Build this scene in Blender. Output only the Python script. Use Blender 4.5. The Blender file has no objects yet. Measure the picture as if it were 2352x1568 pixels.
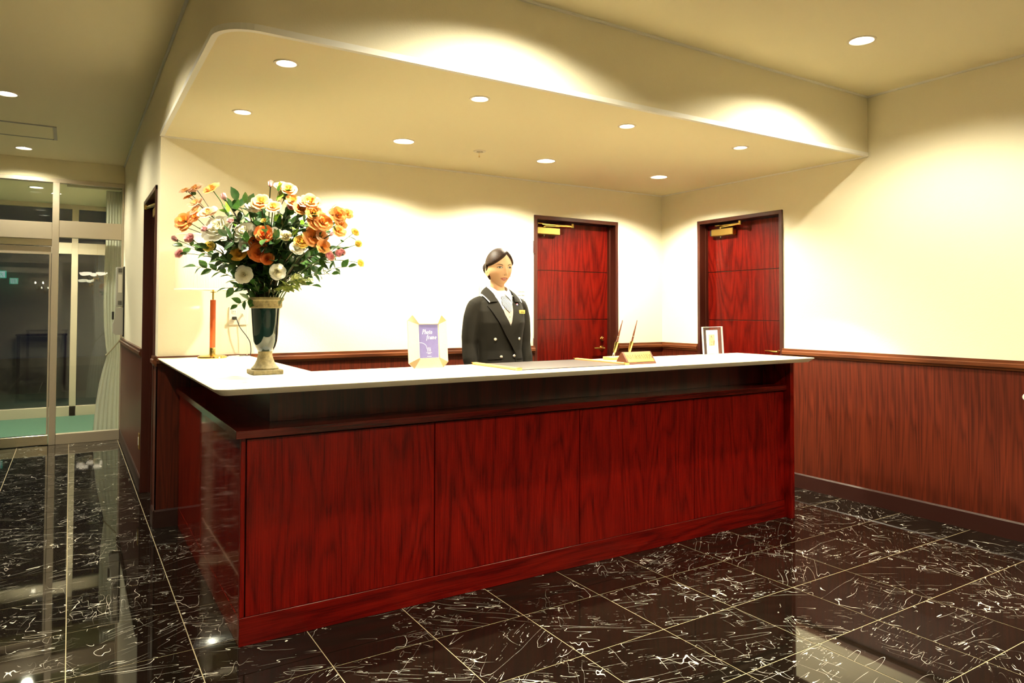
import bpy, bmesh, math, random
from mathutils import Vector, Matrix
from mathutils.bvhtree import BVHTree

random.seed(7)
PI = math.pi
scene = bpy.context.scene
COL = scene.collection

# ------------------------------------------------------------------ camera
F_PX, CX, CY = 1616.38, 1176.0, 672.37          # focal length and principal point, 2352 x 1568 frame
YAW, PITCH, ROLL, CAM_H = 0.5601, -0.0265, 0.0019, 1.3179
fw = Vector((math.sin(YAW) * math.cos(PITCH), math.cos(YAW) * math.cos(PITCH), -math.sin(PITCH)))
rt = Vector((math.cos(YAW), -math.sin(YAW), 0))
up = rt.cross(fw)
rt, up = math.cos(ROLL) * rt + math.sin(ROLL) * up, math.cos(ROLL) * up - math.sin(ROLL) * rt
cam_data = bpy.data.cameras.new('camera')
cam_data.sensor_fit = 'HORIZONTAL'
cam_data.sensor_width = 36.0
cam_data.lens = F_PX / 2352 * 36.0
cam_data.shift_x = (1176.0 - CX) / 2352
cam_data.shift_y = (CY - 784.0) / 2352
cam_data.clip_start = 0.05
cam = bpy.data.objects.new('camera', cam_data)
COL.objects.link(cam)
cam.matrix_world = Matrix(((rt.x, up.x, -fw.x, 0), (rt.y, up.y, -fw.y, 0), (rt.z, up.z, -fw.z, CAM_H), (0, 0, 0, 1)))
scene.camera = cam

# ------------------------------------------------------------------ world (night outside), exposure
world = bpy.data.worlds.new('night')
scene.world = world
world.use_nodes = True
world.node_tree.nodes['Background'].inputs[0].default_value = (0.010, 0.012, 0.018, 1)
world.node_tree.nodes['Background'].inputs[1].default_value = 0.6
vs = scene.view_settings
vs.view_transform = 'Standard'
vs.look = 'None'
vs.gamma = 1.0
vs.use_curve_mapping = False
vs.exposure = 0.53
scene.cycles.max_bounces = 5
scene.cycles.diffuse_bounces = 4
scene.cycles.glossy_bounces = 3
scene.cycles.transparent_max_bounces = 16
scene.cycles.caustics_reflective = False
scene.cycles.caustics_refractive = False
scene.cycles.use_adaptive_sampling = True
scene.cycles.adaptive_threshold = 0.06
scene.cycles.use_light_tree = False

HALO = (1.0, 0.905, 0.67)        # halogen downlights over the counter
CFL = (1.0, 0.925, 0.70)         # larger lobby downlights
P_HALO, P_CFL, P_LOBBY, P_VEST = 185.0, 158.0, 114.0, 130.0

# ------------------------------------------------------------------ main dimensions (metres)
YB, XR, XL = 4.808, 4.665, 0.456      # back wall, right wall, left return wall
ZS, ZC, YS = 2.40, 2.814, 2.80        # soffit underside, lobby ceiling, soffit front face
YG, YO = 8.30, 10.45                  # inner and outer glass fronts of the vestibule
XMIN, YMIN = -5.0, -3.3
ZR = 1.039                            # top of the chair rail
ZT = 1.030                            # counter top surface

# ------------------------------------------------------------------ node helpers
def mat(name, color=(0.8, 0.8, 0.8), rough=0.5, metal=0.0, spec=0.5, coat=0.0, coat_rough=0.03):
    m = bpy.data.materials.new(name)
    m.use_nodes = True
    b = m.node_tree.nodes['Principled BSDF']
    b.inputs['Base Color'].default_value = (*color, 1)
    b.inputs['Roughness'].default_value = rough
    b.inputs['Metallic'].default_value = metal
    b.inputs['Specular IOR Level'].default_value = spec
    b.inputs['Coat Weight'].default_value = coat
    b.inputs['Coat Roughness'].default_value = coat_rough
    return m
def N(m, t):
    return m.node_tree.nodes.new(t)
def K(m, a, b):
    m.node_tree.links.new(a, b)
def BS(m):
    return m.node_tree.nodes['Principled BSDF']
def position(m, scale=(1, 1, 1), rot=(0, 0, 0), obj_space=False):
    if obj_space:
        src = N(m, 'ShaderNodeTexCoord').outputs['Object']
    else:
        src = N(m, 'ShaderNodeNewGeometry').outputs['Position']
    mp = N(m, 'ShaderNodeMapping')
    mp.inputs['Scale'].default_value = scale
    mp.inputs['Rotation'].default_value = rot
    K(m, src, mp.inputs['Vector'])
    return mp.outputs['Vector']
def noise(m, vec, scale, detail=4.0, rough=0.55, dist=0.0):
    n = N(m, 'ShaderNodeTexNoise')
    n.inputs['Scale'].default_value = scale
    n.inputs['Detail'].default_value = detail
    n.inputs['Roughness'].default_value = rough
    n.inputs['Distortion'].default_value = dist
    K(m, vec, n.inputs['Vector'])
    return n.outputs['Fac']
def math_n(m, op, a, b=None, clamp=False):
    n = N(m, 'ShaderNodeMath')
    n.operation = op
    n.use_clamp = clamp
    for i, v in enumerate((a, b)):
        if v is None:
            continue
        if isinstance(v, (int, float)):
            n.inputs[i].default_value = v
        else:
            K(m, v, n.inputs[i])
    return n.outputs[0]
def ramp(m, fac, stops, interp='LINEAR'):
    r = N(m, 'ShaderNodeValToRGB')
    cr = r.color_ramp
    cr.interpolation = interp
    while len(cr.elements) < len(stops):
        cr.elements.new(0.5)
    for e, (p, c) in zip(cr.elements, stops):
        e.position = p
        e.color = (*c, 1) if len(c) == 3 else c
    K(m, fac, r.inputs[0])
    return r.outputs[0]
def mixc(m, fac, a, b, blend='MIX'):
    n = N(m, 'ShaderNodeMix')
    n.data_type = 'RGBA'
    n.blend_type = blend
    for s, v in ((n.inputs[0], fac), (n.inputs[6], a), (n.inputs[7], b)):
        if isinstance(v, (int, float)):
            s.default_value = v
        elif isinstance(v, tuple):
            s.default_value = (*v, 1)
        else:
            K(m, v, s)
    return n.outputs[2]
def bump(m, h, strength=0.2, dist=0.002):
    b = N(m, 'ShaderNodeBump')
    b.inputs['Strength'].default_value = strength
    b.inputs['Distance'].default_value = dist
    K(m, h, b.inputs['Height'])
    K(m, b.outputs[0], BS(m).inputs['Normal'])

# ------------------------------------------------------------------ materials
def noise2(m, sx, sy, detail=3.0, rough=0.55, dist=0.0, s=None, t=None):
    c = N(m, 'ShaderNodeCombineXYZ')
    K(m, math_n(m, 'MULTIPLY', s, sx), c.inputs[0])
    K(m, math_n(m, 'MULTIPLY', t, sy), c.inputs[1])
    n = N(m, 'ShaderNodeTexNoise')
    n.noise_dimensions = '2D'
    n.inputs['Scale'].default_value = 1.0
    n.inputs['Detail'].default_value = detail
    n.inputs['Roughness'].default_value = rough
    n.inputs['Distortion'].default_value = dist
    K(m, c.outputs[0], n.inputs['Vector'])
    return n.outputs['Fac']
def wood(name, dark, mid, light, rough=0.25, axis='z', rings=7.0, ring_amt=0.22, fib_amt=0.55, blot_amt=0.30, lo=(3.0, 0.5), hi=(150.0, 4.0), bl=(16.0, 2.6), period=0.0, spec=0.5):
    """veneer: s runs across the grain, t along it; optional period repeats the same leaf side by side"""
    m = mat(name, mid, rough, spec=spec)
    sep = N(m, 'ShaderNodeSeparateXYZ')
    K(m, N(m, 'ShaderNodeNewGeometry').outputs['Position'], sep.inputs[0])
    x, y, z = sep.outputs
    if axis == 'z':
        s_, t_ = math_n(m, 'ADD', x, y), z
    elif axis == 'x':
        s_, t_ = math_n(m, 'ADD', z, y), x
    else:
        s_, t_ = math_n(m, 'ADD', z, x), y
    leaf = s_
    if period:
        leaf = math_n(m, 'SUBTRACT', math_n(m, 'FLOORED_MODULO', s_, period), period / 2)
    n0 = noise2(m, lo[0], lo[1], 2.0, 0.5, 0.2, leaf, t_)
    ring = math_n(m, 'ABSOLUTE', math_n(m, 'SINE', math_n(m, 'MULTIPLY', n0, rings * PI)))
    fib = noise2(m, hi[0], hi[1], 4.0, 0.65, 0.0, s_, t_)
    blot = noise2(m, bl[0], bl[1], 4.0, 0.6, 0.3, s_, t_)
    t = math_n(m, 'MULTIPLY', ring, ring_amt)
    t = math_n(m, 'ADD', t, math_n(m, 'MULTIPLY', fib, fib_amt))
    t = math_n(m, 'ADD', t, math_n(m, 'MULTIPLY', blot, blot_amt))
    mean = ring_amt * 0.64 + (fib_amt + blot_amt) * 0.5
    K(m, ramp(m, t, [(mean - 0.17, dark), (mean, mid), (mean + 0.17, light)]), BS(m).inputs['Base Color'])
    return m
M = {}
M['cherry'] = wood('red_cherry_veneer', (0.052, 0.0014, 0.0009), (0.135, 0.0030, 0.0014), (0.215, 0.0060, 0.0022), rough=0.24, spec=0.3, rings=14.0, ring_amt=0.12, fib_amt=0.42, blot_amt=0.30, hi=(190.0, 5.0), bl=(22.0, 3.0))
M['cherry_h'] = wood('red_cherry_veneer_horizontal', (0.052, 0.0014, 0.0009), (0.115, 0.0028, 0.0014), (0.170, 0.0052, 0.0022), rough=0.24, spec=0.3, axis='x', rings=10.0, ring_amt=0.14, fib_amt=0.5, blot_amt=0.4)
M['cherry_top'] = wood('dark_cherry_ledge', (0.024, 0.0018, 0.0014), (0.070, 0.0042, 0.0026), (0.110, 0.0070, 0.0040), rough=0.15, axis='x', rings=6.0)
M['wainscot'] = wood('brown_wainscot_veneer', (0.038, 0.0052, 0.0019), (0.084, 0.0118, 0.0037), (0.135, 0.0200, 0.0060), rough=0.38, spec=0.35, rings=7.0, ring_amt=0.16, fib_amt=0.45, blot_amt=0.16, lo=(12.0, 0.6), hi=(170.0, 0.9), bl=(26.0, 1.2), period=0.15)
M['rail'] = wood('chair_rail_wood', (0.060, 0.0145, 0.0045), (0.125, 0.033, 0.0090), (0.180, 0.053, 0.0145), rough=0.32, axis='x', rings=5.0)
M['rail_y'] = wood('chair_rail_wood_y', (0.060, 0.0145, 0.0045), (0.125, 0.033, 0.0090), (0.180, 0.053, 0.0145), rough=0.32, axis='y', rings=5.0)
M['frame_wood'] = wood('dark_frame_wood', (0.030, 0.0060, 0.0034), (0.050, 0.0110, 0.0060), (0.075, 0.0170, 0.0085), rough=0.30, rings=3.0, ring_amt=0.08, fib_amt=0.3, blot_amt=0.1)
M['cherry_door'] = wood('red_cherry_door_veneer', (0.036, 0.0013, 0.0008), (0.092, 0.0030, 0.0013), (0.150, 0.0056, 0.0020), rough=0.26, spec=0.3, rings=14.0, ring_amt=0.14, fib_amt=0.42, blot_amt=0.30, hi=(190.0, 5.0), bl=(22.0, 3.0))
M['base_dark'] = mat('dark_baseboard', (0.030, 0.0080, 0.0055), 0.35)

def wallpaper(name, col, sc=85.0, strength=0.25):
    m = mat(name, col, 0.75, spec=0.25)
    n = noise(m, position(m), sc, 1.0, 0.5, 1.5)
    bump(m, n, strength, 0.0035)
    return m
M['paper'] = wallpaper('cream_embossed_wallpaper', (0.88, 0.81, 0.61), 110.0)
M['ceil'] = wallpaper('cream_ceiling_paper', (0.93, 0.845, 0.58), 160.0, 0.12)
M['trim_white'] = mat('cream_white_trim', (0.94, 0.92, 0.84), 0.45)

def marble():
    m = mat('black_marble_tile', (0.01, 0.008, 0.006), 0.03, spec=0.34)
    oi = N(m, 'ShaderNodeObjectInfo')
    geo = N(m, 'ShaderNodeNewGeometry')
    off = N(m, 'ShaderNodeVectorMath')
    off.operation = 'MULTIPLY_ADD'
    cmb = N(m, 'ShaderNodeCombineXYZ')
    K(m, math_n(m, 'MULTIPLY', oi.outputs['Random'], 37.0), cmb.inputs[0])
    K(m, math_n(m, 'MULTIPLY', oi.outputs['Random'], 91.0), cmb.inputs[1])
    off.operation = 'ADD'
    K(m, geo.outputs['Position'], off.inputs[0])
    K(m, cmb.outputs[0], off.inputs[1])
    p = off.outputs[0]
    vr = N(m, 'ShaderNodeVectorRotate')           # every tile is cut from another part of the slab
    vr.rotation_type = 'Z_AXIS'
    K(m, p, vr.inputs['Vector'])
    K(m, math_n(m, 'MULTIPLY_ADD', oi.outputs['Random'], 1.5), vr.inputs['Angle'])
    vr.inputs['Angle'].links[0].from_node.inputs[2].default_value = -0.75
    p = vr.outputs[0]
    def mapped(scale, rot):
        mp = N(m, 'ShaderNodeMapping')
        mp.inputs['Scale'].default_value = scale
        mp.inputs['Rotation'].default_value = (0, 0, rot)
        K(m, p, mp.inputs['Vector'])
        return mp.outputs['Vector']
    def ridge(vec, scale, width, detail, dist=0.6):
        n = noise(m, vec, scale, detail, 0.6, dist)
        d = math_n(m, 'ABSOLUTE', math_n(m, 'SUBTRACT', n, 0.5))
        return math_n(m, 'SUBTRACT', 1.0, math_n(m, 'DIVIDE', d, width), True)
    # short straight flecks that run with the bedding, broken by patchy masks
    fl = ridge(mapped((1.3, 14.0, 1), 0.35), 2.6, 0.0075, 1.5, 0.1)
    mk = ramp(m, noise(m, mapped((13.0, 17.0, 1), 0.35), 1.5, 3.0, 0.7), [(0.50, (0, 0, 0)), (0.56, (1, 1, 1))])
    mk0 = ramp(m, noise(m, mapped((2.2, 2.2, 1), 0.0), 1.6, 1.0), [(0.40, (0.0, 0.0, 0.0)), (0.60, (1, 1, 1))])
    flecks = math_n(m, 'MULTIPLY', math_n(m, 'MULTIPLY', fl, mk), mk0)
    # long straight hairlines
    fl2 = ridge(mapped((0.9, 5.5, 1), -0.35), 1.5, 0.0020, 2.0, 0.15)
    mk2 = ramp(m, noise(m, mapped((2.5, 3.0, 1), 0.2), 1.6, 2.0, 0.6), [(0.44, (0, 0, 0)), (0.54, (1, 1, 1))])
    flecks2 = math_n(m, 'MULTIPLY', math_n(m, 'MULTIPLY', fl2, mk2), 0.9)
    fl4 = ridge(mapped((4.2, 1.0, 1), -0.15), 1.5, 0.0017, 3.0, 0.3)
    flecks4 = math_n(m, 'MULTIPLY', math_n(m, 'MULTIPLY', fl4, mk0), 0.75)
    # a few thicker crackled veins
    vn = ridge(mapped((2.9, 1.5, 1), 0.2), 1.6, 0.0042, 3.0, 0.15)
    mk3 = ramp(m, noise(m, mapped((1.8, 1.8, 1), 0.0), 2.2, 2.0), [(0.55, (0, 0, 0)), (0.62, (1, 1, 1))])
    veins = math_n(m, 'MULTIPLY', vn, mk3)
    tot = math_n(m, 'MAXIMUM', math_n(m, 'MAXIMUM', flecks, flecks4), math_n(m, 'MAXIMUM', veins, flecks2))
    tot = ramp(m, tot, [(0.18, (0, 0, 0)), (0.55, (1, 1, 1))])
    ground = mixc(m, noise(m, mapped((2, 6, 1), 0.42), 3.0, 2.0), (0.0035, 0.0024, 0.0016), (0.0120, 0.0078, 0.0050))
    K(m, mixc(m, tot, ground, (0.80, 0.76, 0.66)), BS(m).inputs['Base Color'])
    return m
M['marble'] = marble()
M['grout'] = mat('beige_grout', (0.44, 0.36, 0.21), 0.6)
def speckled(name, c, d, sc, rough):
    m = mat(name, c, rough)
    n = noise(m, position(m), sc, 3.0, 0.7)
    K(m, ramp(m, n, [(0.35, d), (0.6, c)]), BS(m).inputs['Base Color'])
    return m
M['solid_top'] = speckled('white_solid_surface', (0.87, 0.77, 0.55), (0.81, 0.71, 0.50), 260.0, 0.28)
M['carpet'] = speckled('green_entrance_carpet', (0.075, 0.17, 0.115), (0.045, 0.11, 0.075), 120.0, 0.95)
M['asphalt'] = speckled('night_paving', (0.03, 0.028, 0.025), (0.02, 0.018, 0.016), 30.0, 0.6)
def brushed(name, col, rough, axis=(1, 60, 60)):
    m = mat(name, col, rough, metal=1.0)
    n = noise(m, position(m, axis), 8.0, 2.0)
    bump(m, n, 0.05, 0.001)
    return m
M['alu'] = mat('champagne_aluminium', (0.62, 0.53, 0.40), 0.36, metal=0.55)
M['alu_shiny'] = brushed('polished_door_rail', (0.70, 0.62, 0.48), 0.18)
M['brass'] = mat('polished_brass', (0.86, 0.62, 0.20), 0.16, metal=1.0)
M['brass_satin'] = brushed('satin_brass', (0.55, 0.37, 0.10), 0.36, (60, 60, 1))
M['gold_wood'] = mat('golden_wood_edge', (0.52, 0.27, 0.085), 0.32)
M['chrome'] = mat('chrome', (0.80, 0.79, 0.76), 0.10, metal=1.0)
M['white_plastic'] = mat('white_plastic', (0.82, 0.78, 0.66), 0.4)
M['grey_plastic'] = mat('grey_plastic', (0.44, 0.42, 0.36), 0.45)
M['black_plastic'] = mat('black_plastic', (0.012, 0.011, 0.010), 0.35)
M['orange_rod'] = mat('reddish_lamp_column', (0.42, 0.075, 0.015), 0.3)

def glass_thin(name, tint=(0.93, 0.97, 0.94), ior=1.55):
    m = bpy.data.materials.new(name)
    m.use_nodes = True
    nt = m.node_tree
    nt.nodes.remove(nt.nodes['Principled BSDF'])
    tr = nt.nodes.new('ShaderNodeBsdfTransparent')
    tr.inputs[0].default_value = (*tint, 1)
    gl = nt.nodes.new('ShaderNodeBsdfGlossy')
    gl.inputs['Roughness'].default_value = 0.0
    lw = nt.nodes.new('ShaderNodeLayerWeight')          # Schlick reflectance, the same from both sides of the pane
    lw.inputs['Blend'].default_value = 0.5
    f0 = ((ior - 1) / (ior + 1)) ** 2
    pw = nt.nodes.new('ShaderNodeMath'); pw.operation = 'POWER'; pw.inputs[1].default_value = 5.0
    fr = nt.nodes.new('ShaderNodeMath'); fr.operation = 'MULTIPLY_ADD'; fr.inputs[1].default_value = 1 - f0; fr.inputs[2].default_value = f0
    nt.links.new(lw.outputs['Facing'], pw.inputs[0])
    nt.links.new(pw.outputs[0], fr.inputs[0])
    mx = nt.nodes.new('ShaderNodeMixShader')
    nt.links.new(fr.outputs[0], mx.inputs[0])
    nt.links.new(tr.outputs[0], mx.inputs[1])
    nt.links.new(gl.outputs[0], mx.inputs[2])
    nt.links.new(mx.outputs[0], nt.nodes['Material Output'].inputs[0])
    return m
M['pane'] = glass_thin('door_glass', (0.95, 0.975, 0.955), 1.60)
def solid_glass(name, col, rough):
    m = mat(name, col, rough)
    b = BS(m)
    b.inputs['Transmission Weight'].default_value = 1.0
    b.inputs['IOR'].default_value = 1.5
    return m
M['crystal'] = glass_thin('clear_crystal', (0.985, 0.985, 0.97), 1.55)
def pressed():
    m = mat('pressed_crystal', (0.80, 0.72, 0.54), 0.12)
    b = BS(m)
    b.inputs['Alpha'].default_value = 0.72
    n = noise(m, position(m, obj_space=True), 70.0, 3.0, 0.6, 2.0)
    bump(m, n, 0.8, 0.004)
    return m
M['pressed'] = pressed()
def emis(name, col, st):
    m = mat(name, (0.8, 0.8, 0.8))
    b = BS(m)
    b.inputs['Emission Color'].default_value = (*col, 1)
    b.inputs['Emission Strength'].default_value = st
    return m
M['glow_halo'] = emis('halogen_glow', (1.0, 0.90, 0.72), 9.0)
M['glow_cfl'] = emis('fluorescent_tube_glow', (1.0, 0.95, 0.85), 6.0)
M['reflector'] = mat('white_reflector', (0.88, 0.86, 0.80), 0.25)
M['ring'] = mat('cream_light_ring', (0.80, 0.72, 0.55), 0.4)

# ------------------------------------------------------------------ mesh helpers
def link(name, me, m=None, parent=None):
    o = bpy.data.objects.new(name, me)
    COL.objects.link(o)
    if m is not None and me is not None and len(me.materials) == 0:
        me.materials.append(M[m] if isinstance(m, str) else m)
    if parent is not None:
        o.parent = parent
    return o
def finish(bm, smooth=None):
    bmesh.ops.recalc_face_normals(bm, faces=bm.faces[:])
    me = bpy.data.meshes.new('mesh')
    bm.to_mesh(me)
    bm.free()
    if smooth is not None:
        me.shade_smooth()
        me.set_sharp_from_angle(angle=math.radians(smooth))
    return me
def obj(name, bm, m, parent=None, smooth=None):
    me = finish(bm, smooth)
    me.name = name
    return link(name, me, m, parent)
def tag(o, label, cat, group=None, kind=None):
    o['label'] = label
    o['category'] = cat
    if group:
        o['group'] = group
    if kind:
        o['kind'] = kind
    return o
def struct(o, label=None):
    o['kind'] = 'structure'
    if label:
        o['label'] = label
    return o
def thing(name, label, cat, loc=(0, 0, 0), rotz=0.0, group=None):
    o = bpy.data.objects.new(name, None)
    o.empty_display_size = 0.1
    COL.objects.link(o)
    o.location = loc
    o.rotation_euler = (0, 0, rotz)
    tag(o, label, cat, group)
    return o
def BM():
    return bmesh.new()
def box(bm, x0, x1, y0, y1, z0, z1, bev=0.0, seg=1):
    vs_ = [bm.verts.new((x, y, z)) for x in (x0, x1) for y in (y0, y1) for z in (z0, z1)]
    idx = [(0, 1, 3, 2), (4, 6, 7, 5), (0, 4, 5, 1), (2, 3, 7, 6), (0, 2, 6, 4), (1, 5, 7, 3)]
    fs = [bm.faces.new([vs_[i] for i in f]) for f in idx]
    if bev > 0:
        es = list({e for f in fs for e in f.edges})
        bmesh.ops.bevel(bm, geom=es, offset=bev, segments=seg, affect='EDGES', profile=0.6)
    return bm
def boxes(*bs, bev=0.0):
    bm = BM()
    for b in bs:
        box(bm, *b, bev=bev)
    return bm
def prism(bm, poly, axis, a, b):
    """extrude a 2D polygon along axis from a to b; poly coords are the two other axes in order"""
    def pt(p, t):
        return {'x': (t, p[0], p[1]), 'y': (p[0], t, p[1]), 'z': (p[0], p[1], t)}[axis]
    v0 = [bm.verts.new(pt(p, a)) for p in poly]
    v1 = [bm.verts.new(pt(p, b)) for p in poly]
    n = len(poly)
    bm.faces.new(v0)
    bm.faces.new(v1[::-1])
    for i in range(n):
        bm.faces.new((v0[i], v0[(i + 1) % n], v1[(i + 1) % n], v1[i]))
    return bm
def lathe(bm, prof, seg=32, cx=0, cy=0, sx=1.0, sy=1.0, caps=True):
    rings_ = []
    for r, z in prof:
        if r < 1e-6:
            rings_.append([bm.verts.new((cx, cy, z))])
        else:
            rings_.append([bm.verts.new((cx + sx * r * math.cos(2 * PI * i / seg), cy + sy * r * math.sin(2 * PI * i / seg), z)) for i in range(seg)])
    for a, b in zip(rings_, rings_[1:]):
        for i in range(seg):
            j = (i + 1) % seg
            if len(a) == 1 and len(b) == 1:
                continue
            if len(a) == 1:
                bm.faces.new((a[0], b[i], b[j]))
            elif len(b) == 1:
                bm.faces.new((a[i], a[j], b[0]))
            else:
                bm.faces.new((a[i], a[j], b[j], b[i]))
    if caps:
        for r_ in (rings_[0], rings_[-1]):
            if len(r_) > 1:
                bm.faces.new(r_)
    return bm
def tube(bm, pts, rad, seg=8, caps=True):
    pts = [Vector(p) for p in pts]
    n = len(pts)
    rads = rad if isinstance(rad, (list, tuple)) else [rad] * n
    rings_ = []
    ref = None
    for i, p in enumerate(pts):
        t = (pts[min(i + 1, n - 1)] - pts[max(i - 1, 0)]).normalized()
        if ref is None:
            ref = t.orthogonal().normalized()
        else:
            ref = (ref - t * ref.dot(t))
            ref = ref.normalized() if ref.length > 1e-5 else t.orthogonal().normalized()
        bi = t.cross(ref)
        rings_.append([bm.verts.new(p + (ref * math.cos(2 * PI * k / seg) + bi * math.sin(2 * PI * k / seg)) * rads[i]) for k in range(seg)])
    for a, b in zip(rings_, rings_[1:]):
        for k in range(seg):
            bm.faces.new((a[k], a[(k + 1) % seg], b[(k + 1) % seg], b[k]))
    if caps:
        bm.faces.new(rings_[0][::-1])
        bm.faces.new(rings_[-1])
    return bm
def bez(p0, p1, p2, n=8):
    p0, p1, p2 = Vector(p0), Vector(p1), Vector(p2)
    return [p0 * (1 - t) ** 2 + p1 * 2 * t * (1 - t) + p2 * t * t for t in [i / n for i in range(n + 1)]]
def smooth_path(pts, sub=6):
    """Catmull-Rom through the points"""
    P_ = [Vector(p) for p in pts]
    P_ = [P_[0] * 2 - P_[1]] + P_ + [P_[-1] * 2 - P_[-2]]
    out = []
    for i in range(1, len(P_) - 2):
        a, b, c, d = P_[i - 1:i + 3]
        for k in range(sub):
            t = k / sub
            out.append(0.5 * ((2 * b) + (c - a) * t + (2 * a - 5 * b + 4 * c - d) * t * t + (3 * b - a - 3 * c + d) * t ** 3))
    out.append(P_[-2])
    return out
def plate_with_holes(bm, outline, holes, z, seg=28):
    es = []
    def loop(pts):
        v = [bm.verts.new((x, y, z)) for x, y in pts]
        for i in range(len(v)):
            es.append(bm.edges.new((v[i], v[(i + 1) % len(v)])))
    loop(outline)
    for x, y, r in holes:
        loop([(x + r * math.cos(2 * PI * i / seg), y + r * math.sin(2 * PI * i / seg)) for i in range(seg)])
    bmesh.ops.triangle_fill(bm, use_beauty=True, use_dissolve=False, edges=es, normal=(0, 0, -1))
    return bm
M['cherry_side'] = wood('red_cherry_veneer_side', (0.060, 0.0030, 0.0014), (0.130, 0.0060, 0.0026), (0.190, 0.0100, 0.0040), rough=0.06, spec=0.35, rings=10.0, ring_amt=0.12)
M['cherry_top_v'] = wood('dark_cherry_fascia', (0.020, 0.0018, 0.0014), (0.055, 0.0042, 0.0026), (0.085, 0.0070, 0.0040), rough=0.28, rings=6.0)
M['sign_wood'] = mat('walnut_block', (0.11, 0.032, 0.014), 0.35)
M['pen_brown'] = mat('brown_lacquer', (0.085, 0.022, 0.008), 0.2)
M['edge_glass'] = mat('polished_glass_edge', (0.80, 0.80, 0.74), 0.08, spec=0.8)
BS(M['edge_glass']).inputs['Alpha'].default_value = 0.6
M['facet'] = mat('crystal_facet', (0.34, 0.22, 0.09), 0.05, spec=0.9)
BS(M['facet']).inputs['Alpha'].default_value = 0.75
M['caption_ink'] = mat('grey_caption_ink', (0.35, 0.32, 0.28), 0.6)
M['drape'] = mat('off_white_drape', (0.90, 0.88, 0.76), 0.9)
M['tie_cord'] = mat('beige_tie_cord', (0.42, 0.34, 0.20), 0.8)

# ================================================================== ROOM SHELL
ARC = [(XL + 0.15 - 0.15 * math.cos(t), YS + 0.15 - 0.15 * math.sin(t)) for t in [i * PI / 2 / 10 for i in range(11)]]   # rounded soffit corner

# downlight positions: (x, y, z, hole radius)
DL_HALO = [(0.782, 3.105), (0.776, 4.000), (1.748, 3.100), (2.732, 3.098), (3.720, 3.105)]
DL_CFL = [(1.779, 4.138), (2.874, 4.130), (3.982, 4.137)]
SPRINKLER = (2.325, 4.121)
DL_LOBBY = [(3.670, 2.231), (1.700, 2.231), (-0.398, 4.050), (-0.398, 5.938), (-0.387, 7.852), (3.670, 0.30), (1.700, 0.30), (-0.300, 0.30), (1.70, -1.70), (-2.400, 5.20)]
R_HALO, R_CFL, R_LOB = 0.042, 0.062, 0.062

# ---- floor: grout bed, marble tiles as parts
T, X0T, Y0T, GR = 0.421, 0.005, 2.172, 0.0030
floor = struct(obj('floor', boxes((XMIN, XR + 0.15, YMIN, YG + 0.04, -0.08, -0.0012)), 'grout'))
def tile_mesh(w, d):
    bm = BM()
    box(bm, -w / 2, w / 2, -d / 2, d / 2, -0.012, 0.0, bev=0.0010)
    return finish(bm)
TM = tile_mesh(T - GR, T - GR)
TM.materials.append(M['marble'])
def in_frame(x, y):
    d = Vector((x, y, -CAM_H))
    f = d.dot(fw)
    if f < 0.3:
        return False
    u, v = CX + F_PX * d.dot(rt) / f, CY - F_PX * d.dot(up) / f
    return -40 < u < 2392 and v < 1610
stuff = BM()
for i in range(-12, 12):
    for j in range(-14, 16):
        x0, y0 = X0T + i * T + GR / 2, Y0T + j * T + GR / 2
        x1, y1 = x0 + T - GR, y0 + T - GR
        if x0 > XR - 0.06:
            continue
        if x1 > XR - 0.06:
            x1 = XR
        x0, x1 = max(x0, XMIN), min(x1, XR)
        y0, y1 = max(y0, YMIN), min(y1, YG)
        if x1 - x0 < 0.02 or y1 - y0 < 0.02:
            continue
        if x0 >= XL and y0 >= YB:
            continue
        seen = any(in_frame(x, y) for x in (x0, x1) for y in (y0, y1)) and not (x0 > 0.6 and y0 > 2.95 and x1 < 4.0)
        if seen:
            full = abs((x1 - x0) - (T - GR)) < 1e-6 and abs((y1 - y0) - (T - GR)) < 1e-6
            me = TM
            if not full:
                me = tile_mesh(x1 - x0, y1 - y0)
                me.materials.append(M['marble'])
            o = link('tile', me, None, floor)
            o.location = ((x0 + x1) / 2, (y0 + y1) / 2, 0)
        else:
            box(stuff, x0, x1, y0, y1, -0.012, 0.0, bev=0.001)
o = obj('tile_field', stuff, 'marble', floor)
o['kind'] = 'stuff'

# ---- walls
wall_back = struct(obj('wall_back', boxes((XL + 0.14, 3.226, YB, YB + 0.14, 0, ZS + 0.06), (4.124, XR + 0.14, YB, YB + 0.14, 0, ZS + 0.06), (3.226, 4.124, YB, YB + 0.14, 2.114, ZS + 0.06)), 'paper'))
wall_right = struct(obj('wall_right', boxes((XR, XR + 0.14, YMIN, 3.491, 0, ZC + 0.05), (XR, XR + 0.14, 4.362, YB, 0, ZC + 0.05), (XR, XR + 0.14, 3.491, 4.362, 2.111, ZC + 0.05)), 'paper'))
D3A, D3B = 4.955, 5.800
wall_left = struct(obj('wall_left', boxes((XL, XL + 0.14, YB, D3A, 0, ZC + 0.05), (XL, XL + 0.14, D3B, YO + 0.1, 0, ZC + 0.05), (XL, XL + 0.14, D3A, D3B, 2.115, ZC + 0.05)), 'paper'))
wall_front = struct(obj('wall_front', boxes((XMIN - 0.14, XR + 0.14, YMIN - 0.14, YMIN, 0, ZC + 0.05)), 'paper'))
wall_far = struct(obj('wall_far_left', boxes((XMIN - 0.14, XMIN, YMIN, YO + 0.1, 0, ZC + 0.05)), 'paper'))

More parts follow.
